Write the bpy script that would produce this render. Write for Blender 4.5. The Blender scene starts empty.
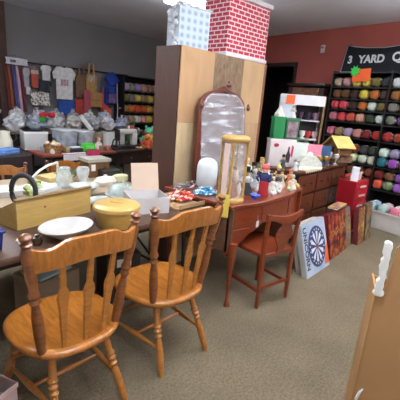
import bpy, bmesh, math, random
from mathutils import Vector, Matrix, noise
random.seed(7)
S = bpy.context.scene; C = S.collection
PI = math.pi
# ------------------------------------------------------------------ materials
def lin(c):
    def f(v):
        v /= 255.0
        return v/12.92 if v <= 0.04045 else ((v+0.055)/1.055)**2.4
    return (f(c[0]), f(c[1]), f(c[2]), 1)
MC = {}
def mat(c, rough=.6, var=.12, scale=9, metal=0, bump=0, coat=0, kind='noise', c2=None, stretch=(1,1,1), emit=0):
    key = (tuple(c), rough, var, scale, metal, bump, coat, kind, c2, stretch, emit)
    if key in MC: return MC[key]
    m = bpy.data.materials.new('%s_%d_%d_%d' % (kind, c[0], c[1], c[2])); m.use_nodes = True
    nt = m.node_tree; N = nt.nodes; L = nt.links; b = N['Principled BSDF']
    b.inputs['Roughness'].default_value = rough; b.inputs['Metallic'].default_value = metal
    b.inputs['Coat Weight'].default_value = coat; b.inputs['Coat Roughness'].default_value = .15
    tc = N.new('ShaderNodeTexCoord'); mp = N.new('ShaderNodeMapping'); mp.inputs['Scale'].default_value = stretch
    L.new(tc.outputs['Object'], mp.inputs[0])
    base = lin(c); alt = lin(c2) if c2 else tuple(v*(1-2.2*var) for v in base[:3])+(1,)
    if kind == 'wood':
        t = N.new('ShaderNodeTexNoise'); t.inputs['Scale'].default_value = scale; t.inputs['Detail'].default_value = 6; t.inputs['Distortion'].default_value = 1.2
    elif kind == 'wave':
        t = N.new('ShaderNodeTexWave'); t.inputs['Scale'].default_value = scale; t.inputs['Distortion'].default_value = 1.5; t.inputs['Detail'].default_value = 2
    elif kind == 'voronoi':
        t = N.new('ShaderNodeTexVoronoi'); t.inputs['Scale'].default_value = scale
    elif kind == 'check':
        t = N.new('ShaderNodeTexChecker'); t.inputs['Scale'].default_value = scale
    else:
        t = N.new('ShaderNodeTexNoise'); t.inputs['Scale'].default_value = scale; t.inputs['Detail'].default_value = 5
    L.new(mp.outputs[0], t.inputs['Vector'])
    fac = t.outputs['Fac'] if 'Fac' in t.outputs else t.outputs['Distance']
    r = N.new('ShaderNodeValToRGB')
    lo, hi = (.3, .7) if kind in ('noise', 'wood') else ((.1, .9) if kind == 'wave' else (.2, .7))
    r.color_ramp.elements[0].position = lo; r.color_ramp.elements[1].position = hi
    r.color_ramp.elements[0].color = alt; r.color_ramp.elements[1].color = base
    L.new(fac, r.inputs[0]); L.new(r.outputs[0], b.inputs['Base Color'])
    if bump:
        bn = N.new('ShaderNodeBump'); bn.inputs['Strength'].default_value = bump; bn.inputs['Distance'].default_value = .01
        L.new(fac, bn.inputs['Height']); L.new(bn.outputs[0], b.inputs['Normal'])
    if emit:
        b.inputs['Emission Color'].default_value = base; b.inputs['Emission Strength'].default_value = emit
    MC[key] = m; return m
def wood(c, rough=.38, coat=.25, stretch=(1,1,8), scale=7, var=.2): return mat(c, rough, var, scale, 0, .05, coat, 'wood', None, stretch)
def cloth(c, var=.12, scale=14): return mat(c, .9, var, scale, 0, .25)
def plain(c, rough=.5, var=.04): return mat(c, rough, var, 12)
def metal(c, rough=.3): return mat(c, rough, .05, 12, .9)
def clear(c=(225,235,238), alpha=.35, rough=.12, key='clear'):
    k = (key, c, alpha, rough)
    if k in MC: return MC[k]
    m = bpy.data.materials.new(key); m.use_nodes = True; N = m.node_tree.nodes; L = m.node_tree.links
    b = N['Principled BSDF']; b.inputs['Base Color'].default_value = lin(c); b.inputs['Roughness'].default_value = rough
    b.inputs['Coat Weight'].default_value = .5
    tc = N.new('ShaderNodeTexCoord'); t = N.new('ShaderNodeTexNoise'); t.inputs['Scale'].default_value = 9; t.inputs['Detail'].default_value = 4
    L.new(tc.outputs['Object'], t.inputs['Vector'])
    mr = N.new('ShaderNodeMapRange'); mr.inputs[1].default_value = .3; mr.inputs[2].default_value = .7
    mr.inputs[3].default_value = alpha*.6; mr.inputs[4].default_value = min(1, alpha*1.5)
    L.new(t.outputs['Fac'], mr.inputs[0]); L.new(mr.outputs[0], b.inputs['Alpha'])
    bn = N.new('ShaderNodeBump'); bn.inputs['Strength'].default_value = .5; bn.inputs['Distance'].default_value = .02
    L.new(t.outputs['Fac'], bn.inputs['Height']); L.new(bn.outputs[0], b.inputs['Normal'])
    MC[k] = m; return m
def brick_mat(c, mortar, scale=1, w=.075, h=.03, ms=.006, axis='xz'):
    m = bpy.data.materials.new('brick_print'); m.use_nodes = True; N = m.node_tree.nodes; L = m.node_tree.links
    b = N['Principled BSDF']; b.inputs['Roughness'].default_value = .7
    tc = N.new('ShaderNodeTexCoord'); sp = N.new('ShaderNodeSeparateXYZ'); cb = N.new('ShaderNodeCombineXYZ')
    ad = N.new('ShaderNodeMath'); ad.operation = 'ADD'
    L.new(tc.outputs['Object'], sp.inputs[0]); L.new(sp.outputs[0], ad.inputs[0]); L.new(sp.outputs[1], ad.inputs[1])
    L.new(ad.outputs[0], cb.inputs[0]); L.new(sp.outputs[2], cb.inputs[1])
    t = N.new('ShaderNodeTexBrick'); t.inputs['Scale'].default_value = 1; t.inputs['Brick Width'].default_value = w; t.inputs['Row Height'].default_value = h
    t.inputs['Mortar Size'].default_value = ms; t.inputs['Color1'].default_value = lin(c); t.inputs['Color2'].default_value = lin(tuple(int(v*.85) for v in c))
    t.inputs['Mortar'].default_value = lin(mortar); L.new(cb.outputs[0], t.inputs['Vector'])
    L.new(t.outputs['Color'], b.inputs['Base Color']); return m
# ------------------------------------------------------------------ mesh builder
class MB:
    def __init__(s): s.bm = bmesh.new()
    def _x(s, vs, M):
        for v in vs: v.co = M @ v.co
    def box(s, c, d, rz=0, rx=0, ry=0, taper=1, bev=0):
        r = bmesh.ops.create_cube(s.bm, size=1); vs = r['verts']
        for v in vs:
            k = taper if v.co.z < 0 else 1
            v.co = Vector((v.co.x*d[0]*k, v.co.y*d[1]*k, v.co.z*d[2]))
        if bev:
            es = list({e for v in vs for e in v.link_edges})
            nb = bmesh.ops.bevel(s.bm, geom=es, offset=bev, segments=2, affect='EDGES', profile=.5)
            vs = list({v for f in nb['faces'] for v in f.verts} | {v for v in vs if v.is_valid})
        s._x(vs, Matrix.Translation(c) @ Matrix.Rotation(rz, 4, 'Z') @ Matrix.Rotation(ry, 4, 'Y') @ Matrix.Rotation(rx, 4, 'X')); return s
    def lathe(s, prof, c=(0,0,0), n=20, sx=1, sy=1, M=None):
        rings = []
        M = M or Matrix.Translation(c)
        for r, z in prof:
            if r < 1e-5: rings.append([s.bm.verts.new(M @ Vector((0,0,z)))])
            else: rings.append([s.bm.verts.new(M @ Vector((r*sx*math.cos(2*PI*i/n), r*sy*math.sin(2*PI*i/n), z))) for i in range(n)])
        for a, b in zip(rings, rings[1:]):
            for i in range(n):
                j = (i+1) % n
                if len(a) == 1 and len(b) == 1: continue
                if len(a) == 1: s.bm.faces.new((a[0], b[j], b[i]))
                elif len(b) == 1: s.bm.faces.new((a[i], a[j], b[0]))
                else: s.bm.faces.new((a[i], a[j], b[j], b[i]))
        for rg, fl in ((rings[0], True), (rings[-1], False)):
            if len(rg) > 1: s.bm.faces.new(list(reversed(rg)) if fl else rg)
        return s
    def rod(s, p0, p1, prof, n=12):       # prof: (t, r) along the line
        p0, p1 = Vector(p0), Vector(p1); d = p1-p0; Ln = d.length
        q = Vector((0,0,1)).rotation_difference(d.normalized()).to_matrix().to_4x4()
        return s.lathe([(r, t*Ln) for t, r in prof], n=n, M=Matrix.Translation(p0) @ q)
    def tube(s, pts, r, n=8):
        pts = [Vector(p) for p in pts]; rings = []
        for i, p in enumerate(pts):
            d = (pts[min(i+1, len(pts)-1)] - pts[max(i-1, 0)]).normalized()
            q = Vector((0,0,1)).rotation_difference(d).to_matrix()
            rr = r[i] if isinstance(r, (list, tuple)) else r
            rings.append([s.bm.verts.new(p + q @ Vector((rr*math.cos(2*PI*k/n), rr*math.sin(2*PI*k/n), 0))) for k in range(n)])
        for a, b in zip(rings, rings[1:]):
            for i in range(n): s.bm.faces.new((a[i], a[(i+1)%n], b[(i+1)%n], b[i]))
        s.bm.faces.new(list(reversed(rings[0]))); s.bm.faces.new(rings[-1]); return s
    def ball(s, c, r, sub=2, amp=0, fr=6, seed=0):
        rr = r if isinstance(r, (tuple, list)) else (r, r, r)
        g = bmesh.ops.create_icosphere(s.bm, subdivisions=sub, radius=1)
        for v in g['verts']:
            u = v.co.copy(); k = 1 + (amp*noise.noise(u*fr*.3+Vector((seed*3.1, seed, 0))) if amp else 0)
            v.co = Vector((u.x*rr[0]*k, u.y*rr[1]*k, u.z*rr[2]*k)) + Vector(c)
        return s
    def prism(s, poly, t, M=None):         # polygon in XZ, thickness along Y
        M = M or Matrix.Identity(4)
        a = [s.bm.verts.new(M @ Vector((x, -t/2, z))) for x, z in poly]; b = [s.bm.verts.new(M @ Vector((x, t/2, z))) for x, z in poly]
        n = len(poly)
        s.bm.faces.new(a); s.bm.faces.new(list(reversed(b)))
        for i in range(n): s.bm.faces.new((a[(i+1)%n], a[i], b[i], b[(i+1)%n]))
        return s
    def build(s, name, m, parent=None, smooth=True, bevel=0, ang=40):
        bmesh.ops.recalc_face_normals(s.bm, faces=s.bm.faces[:])
        me = bpy.data.meshes.new(name); s.bm.to_mesh(me); s.bm.free(); me.materials.append(m)
        o = bpy.data.objects.new(name, me); C.objects.link(o); o.parent = parent
        if smooth:
            for p in me.polygons: p.use_smooth = True
            try: me.set_sharp_from_angle(angle=math.radians(ang))
            except Exception: pass
        if bevel:
            b = o.modifiers.new('b', 'BEVEL'); b.width = bevel; b.segments = 2; b.limit_method = 'ANGLE'
        return o
def thing(name, label, cat, loc=(0,0,0), rz=0, group=None):
    o = bpy.data.objects.new(name, None); C.objects.link(o); o.location = loc; o.rotation_euler = (0,0,rz); o.empty_display_size = .05
    o['label'] = label; o['category'] = cat
    if group: o['group'] = group
    return o
def tag(o, label, cat, loc=None, rz=None, group=None):
    o['label'] = label; o['category'] = cat
    if group: o['group'] = group
    if loc is not None: o.location = loc
    if rz is not None: o.rotation_euler = (0,0,rz)
    return o
def struct(o): o['kind'] = 'structure'; return o
def text(body, size, m, parent, loc, rot, name='lettering', ext=.001, bold=0):
    cu = bpy.data.curves.new(name, 'FONT'); cu.body = body; cu.size = size; cu.extrude = ext; cu.offset = bold; cu.align_x = 'CENTER'; cu.align_y = 'CENTER'
    t = bpy.data.objects.new(name, cu); C.objects.link(t); bpy.context.view_layer.update()
    me = bpy.data.meshes.new_from_object(t); bpy.data.objects.remove(t)
    me.materials.clear(); me.materials.append(m)
    o = bpy.data.objects.new(name, me); C.objects.link(o); o.parent = parent; o.location = loc; o.rotation_euler = rot; return o
def dup(root, loc, rz, label, group=None):
    r = root.copy(); C.objects.link(r); r.location = loc; r.rotation_euler = (0,0,rz); r['label'] = label
    if group: r['group'] = group
    for ch in list(root.children):
        c = ch.copy(); C.objects.link(c); c.parent = r
        for g in ch.children:
            d = g.copy(); C.objects.link(d); d.parent = c
    return r

# ------------------------------------------------------------------ camera
Fpx = 360.; PITCH = math.radians(15.2); ROLL = math.radians(4.5); YAW = math.radians(41); H = 1.5
fw = Vector((math.cos(PITCH)*math.cos(YAW), math.cos(PITCH)*math.sin(YAW), -math.sin(PITCH)))
rt = Vector((math.sin(YAW), -math.cos(YAW), 0)); up = rt.cross(fw)
cr, sr = math.cos(ROLL), math.sin(ROLL); R_ = cr*rt + sr*up; U_ = -sr*rt + cr*up
cam = bpy.data.cameras.new('camera'); co = bpy.data.objects.new('camera', cam); C.objects.link(co)
Mx = Matrix((R_, U_, -fw)).transposed().to_4x4(); Mx.translation = (0,0,H); co.matrix_world = Mx
cam.sensor_width = 36; cam.lens = 36*Fpx/400; cam.clip_start = .02; S.camera = co

# ------------------------------------------------------------------ room
ZC = 2.8
carpet = mat((122,112,94), .95, .3, 60, 0, .4)
carpet2 = bpy.data.materials.new('carpet'); carpet2.use_nodes = True
def mk_carpet(m):
    N = m.node_tree.nodes; L = m.node_tree.links; b = N['Principled BSDF']; b.inputs['Roughness'].default_value = .95
    tc = N.new('ShaderNodeTexCoord'); a = N.new('ShaderNodeTexNoise'); a.inputs['Scale'].default_value = 70; a.inputs['Detail'].default_value = 3
    g = N.new('ShaderNodeTexNoise'); g.inputs['Scale'].default_value = 2.2; g.inputs['Detail'].default_value = 5
    L.new(tc.outputs['Object'], a.inputs['Vector']); L.new(tc.outputs['Object'], g.inputs['Vector'])
    r1 = N.new('ShaderNodeValToRGB'); r1.color_ramp.elements[0].position = .35; r1.color_ramp.elements[1].position = .65
    r1.color_ramp.elements[0].color = lin((110,98,78)); r1.color_ramp.elements[1].color = lin((133,120,94))
    r2 = N.new('ShaderNodeValToRGB'); r2.color_ramp.elements[0].position = .3; r2.color_ramp.elements[1].position = .7
    r2.color_ramp.elements[0].color = (.72,.72,.72,1); r2.color_ramp.elements[1].color = (1,1,1,1)
    L.new(a.outputs['Fac'], r1.inputs[0]); L.new(g.outputs['Fac'], r2.inputs[0])
    mx = N.new('ShaderNodeMix'); mx.data_type = 'RGBA'; mx.blend_type = 'MULTIPLY'; mx.inputs[0].default_value = 1
    L.new(r1.outputs[0], mx.inputs[6]); L.new(r2.outputs[0], mx.inputs[7]); L.new(mx.outputs[2], b.inputs['Base Color'])
    bn = N.new('ShaderNodeBump'); bn.inputs['Strength'].default_value = .4; bn.inputs['Distance'].default_value = .01
    L.new(a.outputs['Fac'], bn.inputs['Height']); L.new(bn.outputs[0], b.inputs['Normal'])
mk_carpet(carpet2)
struct(MB().box((2.5,1.9,-.05), (11,11,.1)).build('floor', carpet2, smooth=False))
struct(MB().box((2.5,1.9,ZC+.05), (11,11,.1)).build('ceiling', mat((236,238,246), .9, .03, 3), smooth=False))
GREY = mat((126,124,124), .85, .06, 2)
RED = mat((172,88,78), .8, .05, 3)
struct(MB().box((2.35,6.80,ZC/2), (8.9,.1,ZC)).build('wall_left', GREY, smooth=False))
struct(MB().box((-2.05,1.9,ZC/2), (.1,9.9,ZC)).build('wall_rear', mat((214,208,200), .85, .05, 2), smooth=False))
struct(MB().box((2.3,-2.95,ZC/2), (8.8,.1,ZC)).build('wall_front', mat((214,204,196), .85, .05, 2), smooth=False))
# red wall: runs from P0 in direction D (to the right in view); local frame X=D, -Y = into room
P0 = Vector((6.75,6.75,0)); D = Vector((-.163,-.9866,0)).normalized(); AN = math.atan2(D.y, D.x)
NI = Vector((D.y, -D.x, 0))            # into room
if NI.x > 0: NI = -NI
def RW(s, off=0, z=0): p = P0 + D*s + NI*off; return (p.x, p.y, z)
def rwbox(name, s0, s1, z0, z1, m, t=.1, off=0):
    o = MB().box(((s0+s1)/2, t/2+off, (z0+z1)/2), (s1-s0, t, z1-z0)).build(name, m, smooth=False)
    o.location = P0; o.rotation_euler = (0,0,AN); return o
dS0, dS1, dH = 2.45, 3.42, 2.25
wr = MB(); 
for a, b, z0, z1 in ((-.1,dS0,0,ZC), (dS1,9.9,0,ZC), (dS0,dS1,dH,ZC)): wr.box(((a+b)/2, .05, (z0+z1)/2), (b-a, .1, z1-z0))
o = wr.build('wall_right', RED, smooth=False); o.location = P0; o.rotation_euler = (0,0,AN); struct(o)
DK = mat((40,30,28), .6, .1, 6)
dm = MB()
for a, b, z0, z1 in ((dS0-.07,dS0,0,dH+.06), (dS1,dS1+.05,0,dH+.06), (dS0,dS1,dH,dH+.06)): dm.box(((a+b)/2, -.012, (z0+z1)/2), (b-a, .024, z1-z0))
o = dm.build('door_1', DK, smooth=False); o.location = P0; o.rotation_euler = (0,0,AN); struct(o)
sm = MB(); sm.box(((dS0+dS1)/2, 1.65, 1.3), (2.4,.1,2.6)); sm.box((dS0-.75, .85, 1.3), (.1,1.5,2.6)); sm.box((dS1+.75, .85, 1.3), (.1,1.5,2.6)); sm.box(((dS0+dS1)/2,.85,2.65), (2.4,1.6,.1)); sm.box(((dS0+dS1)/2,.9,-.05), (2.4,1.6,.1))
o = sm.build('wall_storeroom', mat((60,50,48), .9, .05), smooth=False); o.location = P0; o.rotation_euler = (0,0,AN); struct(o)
struct(MB().box((2.47,6.70,ZC/2), (.14,.1,ZC)).build('trim_1', mat((84,58,48), .7, .15, 5), smooth=False))
struct(MB().box((2.0,6.735,.05), (8.4,.03,.1)).build('baseboard_left', DK, smooth=False))
o = rwbox('baseboard_right', dS1+.06, 9.4, 0, .1, DK, .02, -.02); struct(o)
# thermostat on the red wall
t = thing('wall_thermostat', 'small white wall fixture on the red wall left of the banner', 'thermostat', RW(3.95,0,2.50), AN)
MB().box((0,-.018,0), (.07,.035,.12), bev=.008).build('housing', plain((215,205,205)), t)
MB().box((0,-.038,.02), (.04,.006,.03)).build('dial', plain((120,110,115)), t)

# ceiling lights; all but the first are unseen, added to brighten room and ceiling
def ceil_light(x, y, label, st, drop=.08, rz=0):
    t = thing('fluorescent_light', label, 'ceiling light', (x,y,ZC), rz, 'ceiling fluorescent lights')
    f = MB(); f.box((0,0,-.012), (1.2,.10,.024))
    for sx in (-1,1): f.box((sx*.61,0,-.025-drop), (.02,.28,.10)); f.box((sx*.59,0,-drop/2), (.015,.02,drop))
    f.build('light_frame', plain((230,230,228)), t, smooth=False)
    MB().box((0,0,-.05-drop), (1.19,.26,.07), bev=.02).build('diffuser', mat((244,248,255), .5, 0, 5, emit=st), t, smooth=False)
    return t
for x, y, lb, st, dr in ((3.85,3.55,'fluorescent ceiling light just above the brick print box',6.5,.08), (.9,3.7,'unseen hanging fluorescent light added over the back tables',14,.40), (4.2,.5,'unseen hanging fluorescent light added over the right aisle',13,.35), (2.1,1.1,'unseen fluorescent ceiling light added over the desk and near table',10,.12),
        (.6,.6,'unseen hanging fluorescent light added over the front chairs',10,.35), (.6,-1.4,'unseen fluorescent ceiling light added behind the camera',9,.35), (3.6,-1.5,'unseen fluorescent ceiling light added over the near right corner',9,.35)):
    ceil_light(x, y, lb, st, dr)

# ------------------------------------------------------------------ chairs
HON = wood((188,122,54), .3, .5, (2,2,9), 6, .16)
HON_D = wood((140,84,44), .33, .5, (2,2,9), 6, .2)
SEATW = mat((194,122,50), .28, .22, 5, 0, .03, .6, 'wood', None, (9,1.5,2))
def turned(p0, p1, r, m, name, parent, kind='leg'):
    P = {'leg': [(0,.62),(.06,.7),(.12,.9),(.3,1.0),(.45,.85),(.5,.6),(.53,1.05),(.56,.7),(.6,1.1),(.63,.75),(.66,1.15),(.7,.8),(.85,.95),(1,.9)],
         'post': [(0,.8),(.08,1.0),(.2,1.15),(.35,1.05),(.44,.7),(.47,1.05),(.5,.75),(.53,1.15),(.57,.8),(.7,1.2),(.86,1.2),(.9,.7),(.925,1.1),(.94,.55),(.955,1.0),(.975,1.15),(.99,.8),(1,.0)],
         'str': [(0,.6),(.25,.8),(.45,1.15),(.5,1.25),(.55,1.15),(.75,.8),(1,.6)]}[kind]
    return MB().rod(p0, p1, [(t, r*k) for t, k in P], 14).build(name, m, parent)
def mate_chair(label, loc, rz, group=None):
    t = thing('dining_chair', label, 'chair', loc, rz, group)
    # seat, facing +Y; back posts at y=0, seat rear edge y=-.05, front y=.40
    sb = MB(); n = 40; rings = []
    def out(a):
        x, y = math.cos(a), math.sin(a); p = 2.7
        k = (abs(x)**p + abs(y)**p)**(-1/p)
        w = .248 - (.022 if y < 0 else -.005)*abs(y)
        return x*k*w, .165 + y*k*.245
    for s_, z in ((0,.425),(.35,.423),(.65,.430),(.85,.442),(.95,.445),(1.0,.437),(1.0,.420),(.96,.408),(.6,.405),(0,.405)):
        if s_ == 0: rings.append([sb.bm.verts.new((0,.165,z))]); continue
        rings.append([sb.bm.verts.new((out(2*PI*i/n)[0]*s_, .165+(out(2*PI*i/n)[1]-.165)*s_, z)) for i in range(n)])
    for a, b in zip(rings, rings[1:]):
        for i in range(n):
            j = (i+1)%n
            if len(a) == 1: sb.bm.faces.new((a[0], b[i], b[j]))
            elif len(b) == 1: sb.bm.faces.new((a[j], a[i], b[0]))
            else: sb.bm.faces.new((a[i], b[i], b[j], a[j]))
    sb.build('seat', SEATW, t, ang=60)
    feet = {(-1,-1):(-.160,-.085), (1,-1):(.196,-.085), (-1,1):(-.22,.40), (1,1):(.22,.40)}
    tops = {k: (k[0]*(.125 if k[1] < 0 else .15), .165+k[1]*.125) for k in feet}
    for k in feet: turned((feet[k][0],feet[k][1],0), (tops[k][0],tops[k][1],.412), .021, HON, 'leg', t)
    def at(k, z):
        u = z/.412; return Vector((feet[k][0]*(1-u)+tops[k][0]*u, feet[k][1]*(1-u)+tops[k][1]*u, z))
    for sx in (-1,1): turned(at((sx,-1),.15), at((sx,1),.15), .013, HON, 'side_stretcher', t, 'str')
    a = (at((-1,-1),.15)+at((-1,1),.15))/2; b = (at((1,-1),.15)+at((1,1),.15))/2
    turned(a, b, .013, HON, 'cross_stretcher', t, 'str')
    turned(at((-1,1),.2), at((1,1),.2), .013, HON, 'front_stretcher', t, 'str')
    for sx in (-1,1):
        turned((sx*.176,.0,.43), (sx*.243,-.062,1.003), .021, HON_D, 'back_post', t, 'post')
    # crest rail: curved in plan
    cb = MB(); m_ = 24; g = []
    for i in range(m_+1):
        u = -1+2*i/m_; x = u*.229; y = -.052-.045*(1-u*u)
        top = .924+.044*(1/(1+math.exp((abs(u)-.58)*16))) + .018*abs(u)**5
        bot = .850+.022*(1-abs(u))*0 + .012*math.cos(u*PI)
        g.append([cb.bm.verts.new((x, y+dy-(z-.85)*.15, z)) for dy, z in ((-.012,bot),(-.014,(top+bot)/2),(-.011,top),(.011,top),(.012,(top+bot)/2),(.011,bot))])
    for a_, b_ in zip(g, g[1:]):
        for k in range(6): cb.bm.faces.new((a_[k], a_[(k+1)%6], b_[(k+1)%6], b_[k]))
    cb.bm.faces.new(g[0]); cb.bm.faces.new(list(reversed(g[-1])))
    cb.build('crest_rail', SEATW, t, bevel=.003, ang=50)
    for u in (-.52, 0, .52):
        x0, y0 = u*.178, -.035*(1-u*u)-.0; x1, y1 = u*.222, -.052-.045*(1-u*u)+.004
        pr = [(0,.010),(.12,.013),(.3,.018),(.5,.022),(.62,.029),(.68,.024),(.72,.014),(.8,.016),(1,.013)]
        s_ = MB(); p0 = Vector((x0,y0,.43)); p1 = Vector((x1,y1,.866)); rg = []
        for tt, w in pr:
            p = p0.lerp(p1, tt); rg.append([s_.bm.verts.new(p+Vector((dx*w, dy*.008, 0))) for dx, dy in ((-1,0),(-.7,-1),(.7,-1),(1,0),(.7,1),(-.7,1))])
        for a_, b_ in zip(rg, rg[1:]):
            for k in range(6): s_.bm.faces.new((a_[k], a_[(k+1)%6], b_[(k+1)%6], b_[k]))
        s_.bm.faces.new(list(reversed(rg[0]))); s_.bm.faces.new(rg[-1])
        s_.build('spindle', HON, t)
    return t
ch = mate_chair('honey wooden spindle-back chair at the near table, closest to the camera and leftmost', (.74,1.292,0), math.radians(-2))
dup(ch, (1.345,1.285,0), math.radians(-3), 'honey wooden spindle-back chair beside the red desk, second along the near table')
c3 = dup(ch, (1.24,3.46,0), math.radians(176), 'brown spindle-back chair behind the black hoop, on the far side of the tables')
c4 = dup(ch, (1.86,3.48,0), math.radians(184), 'brown spindle-back chair on the far side of the tables, nearer the dark sewing table')

for c_ in (c3, c4): c_.scale = (.82,.82,.82)
# small red-brown chair at the desk
RB = wood((140,62,32), .32, .5, (1.5,1.5,7), 7, .16)
def desk_chair():
    t = thing('desk_chair', 'small red-brown wooden chair with vase splat tucked at the red desk', 'chair', (2.36,1.215,0), math.radians(-12))
    mb = MB(); W = .165
    out = [(-W,-.01),(W,-.01),(W+.02,.2),(W+.03,.33),(W-.02,.37),(-W+.02,.37),(-W-.03,.33),(-W-.02,.2)]
    M = Matrix.Translation((0,0,.44)) @ Matrix.Rotation(-PI/2, 4, 'X') @ Matrix.Scale(-1,4,(0,0,1))
    mb.prism([(x,-y) for x, y in out], .035, Matrix.Translation((0,0,.43)) @ Matrix.Rotation(PI/2,4,'X') )
    for v in mb.bm.verts: pass
    o = mb.build('seat', RB, t, bevel=.006)
    ys = [v.co.y for v in o.data.vertices]
    if sum(ys) < 0:
        for v in o.data.vertices: v.co.y = -v.co.y
        o.data.flip_normals()
    for sx in (-1,1):
        MB().tube([(sx*W,0,0),(sx*W,.0,.2),(sx*W,0,.44),(sx*(W+.004),-.006,.60),(sx*(W+.010),-.018,.715)], [.015,.017,.019,.017,.015], 8).build('rear_leg', RB, t)
        MB().rod((sx*(W+.0),.335,0),(sx*(W+.0),.335,.415), [(0,.013),(.7,.019),(1,.019)], 8).build('leg', RB, t)
        MB().box((sx*W,.17,.14), (.018,.33,.025)).build('side_stretcher', RB, t)
    MB().box((0,-.002,.17), (2*W,.016,.025)).build('rear_stretcher', RB, t)
    cb = MB(); g = []
    for i in range(21):
        u = -1+2*i/20; x = u*(W+.028); y = -.018-.028*(1-u*u); zc = .720-.016*math.cos(u*PI)+.006
        hh = .024+.008*math.cos(u*PI*1.0) + .006*(abs(u)>.85)
        g.append([cb.bm.verts.new((x, y+dy, zc+dz*hh)) for dy, dz in ((-.014,-1),(-.018,0),(-.012,1),(.012,1),(.014,0),(.012,-1))])
    for a_, b_ in zip(g, g[1:]):
        for k in range(6): cb.bm.faces.new((a_[k], a_[(k+1)%6], b_[(k+1)%6], b_[k]))
    cb.bm.faces.new(g[0]); cb.bm.faces.new(list(reversed(g[-1]))); cb.build('crest_rail', RB, t, ang=60)
    prof = [(0,.040),(.1,.034),(.25,.045),(.45,.085),(.6,.095),(.72,.075),(.85,.050),(1,.060)]
    pl = [(w, .44+tt*.265) for tt, w in prof] + [(-w, .44+tt*.265) for tt, w in reversed(prof)]
    sp = MB().prism(pl, .012)
    for v in sp.bm.verts: v.co.y += -.012-(v.co.z-.44)*.11
    sp.build('splat', RB, t)
    return t
desk_chair()

# ------------------------------------------------------------------ tables
def folding_table(label, x0, x1, y0, y1, z, m, lm=None, legs=True):
    t = thing('folding_table', label, 'table', ((x0+x1)/2, (y0+y1)/2, 0)); w, d = x1-x0, y1-y0
    lm = lm or metal((60,58,58), .45)
    MB().box((0,0,z-.018), (w,d,.036), bev=.006).build('tabletop', m, t)
    for q_ in (-1,1): MB().box((0,q_*(d/2-.04),z-.05), (w-.1,.025,.03)).build('apron_rail', lm, t)
    for sx in (-1,1):
        X = sx*(w/2-.16)
        f = MB(); f.tube([(X,-d/2+.09,z-.04),(X,-d/2+.06,.0)], .014); f.build('leg', lm, t)
        f = MB(); f.tube([(X,d/2-.09,z-.04),(X,d/2-.06,.0)], .014); f.build('leg', lm, t)
        MB().tube([(X,-d/2+.07,.22),(X,d/2-.07,.22)], .010).tube([(X,0,.22),(X-sx*.35,0,z-.05)], .009).build('brace', lm, t)
    return t
folding_table('long table with dark edge behind the two honey spindle-back chairs', -.4, 1.97, 1.62, 2.38, .75, mat((92,66,50), .5, .15, 8, kind='wood', stretch=(1,6,1)))
folding_table('long table just behind the near table, holding papers and glassware', -.4, 1.99, 2.40, 3.16, .75, mat((170,150,120), .5, .1, 8))
folding_table('table with reddish cloth-like top in front of the left wall goods', 1.95, 2.98, 4.2, 4.95, .75, mat((140,70,52), .6, .12, 8))
# dark sewing table
t = thing('sewing_table', 'dark brown wooden table under the vintage sewing machine', 'table', (3.42,4.5,0))
DW = wood((58,40,34), .4, .4)
MB().box((0,0,.735), (.86,.6,.03), bev=.005).build('tabletop', DW, t)
MB().box((0,-.26,.64), (.78,.02,.16)).box((0,.26,.64), (.78,.02,.16)).box((-.38,0,.64), (.02,.52,.16)).box((.38,0,.64), (.02,.52,.16)).build('apron', DW, t, smooth=False)
MB().box((-.17,-.272,.64), (.3,.008,.12)).build('drawer', DW, t)
MB().box((.17,-.272,.64), (.3,.008,.12)).build('drawer', DW, t)
MB().ball((-.17,-.287,.64), .012).ball((.17,-.287,.64), .012).build('knobs', metal((150,120,70)), t)
for sx in (-1,1):
    for sy in (-1,1): MB().rod((sx*.37,sy*.25,0),(sx*.37,sy*.25,.57), [(0,.014),(.9,.026),(1,.028)], 8).build('leg', DW, t)
# left dark draped table
t = thing('draped_table', 'low table under a dark cloth below the blue folded cloth', 'table', (1.25,4.6,0))
mb = MB(); n = 64; top = []; bot = []
def rr(a, w, d):
    x, y = math.cos(a), math.sin(a); k = (abs(x)**6+abs(y)**6)**(-1/6); return x*k*w, y*k*d
for i in range(n):
    a = 2*PI*i/n; x, y = rr(a, .62, .42); top.append(mb.bm.verts.new((x,y,.75)))
    f = 1+.05*math.sin(i*1.7); bot.append(mb.bm.verts.new((x*f*1.02,y*f*1.04,.03)))
mb.bm.faces.new(top)
for i in range(n): mb.bm.faces.new((top[i], bot[i], bot[(i+1)%n], top[(i+1)%n]))
mb.build('tablecloth', cloth((46,34,36)), t)
MB().box((0,0,.36), (1.1,.74,.70)).build('table_body', DK, t, smooth=False)
folding_table('wall-side table heaped with clear plastic bags under the hanging shirts', 2.15, 4.45, 5.75, 6.5, .85, mat((120,96,80), .6, .1, 8))

# ------------------------------------------------------------------ red desk
t = thing('writing_desk', 'red-brown serpentine desk with cabriole legs behind the small red chair', 'desk', (2.0,1.40,0)); t.scale = (1,1,1.026)
W, Dp = 1.10, .74
def serp(u): return -.03*math.cos((u-.5)*2*PI) + .03*math.cos(4*PI*u)*.3     # front bulge
N_ = 30
tp = MB(); a1 = []; 
pts = [(u*W/N_, serp(u/N_)) for u in range(N_+1)] + [(W, Dp), (0, Dp)]
M = Matrix.Translation((0,0,.768)) @ Matrix(((1,0,0,0),(0,0,1,0),(0,1,0,0),(0,0,0,1)))
tp.prism(pts, .024, M); tp.build('desktop', RB, t, bevel=.004)
REDW = wood((146,60,32), .3, .6, (6,1.5,1.5), 6, .14)
ap = MB(); lo = [(0,.40),(.05,.385),(.09,.41),(.14,.48),(.22,.54),(.36,.60),(.60,.60),(.72,.56),(.80,.47),(.86,.42),(.93,.40),(1,.42)]
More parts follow.
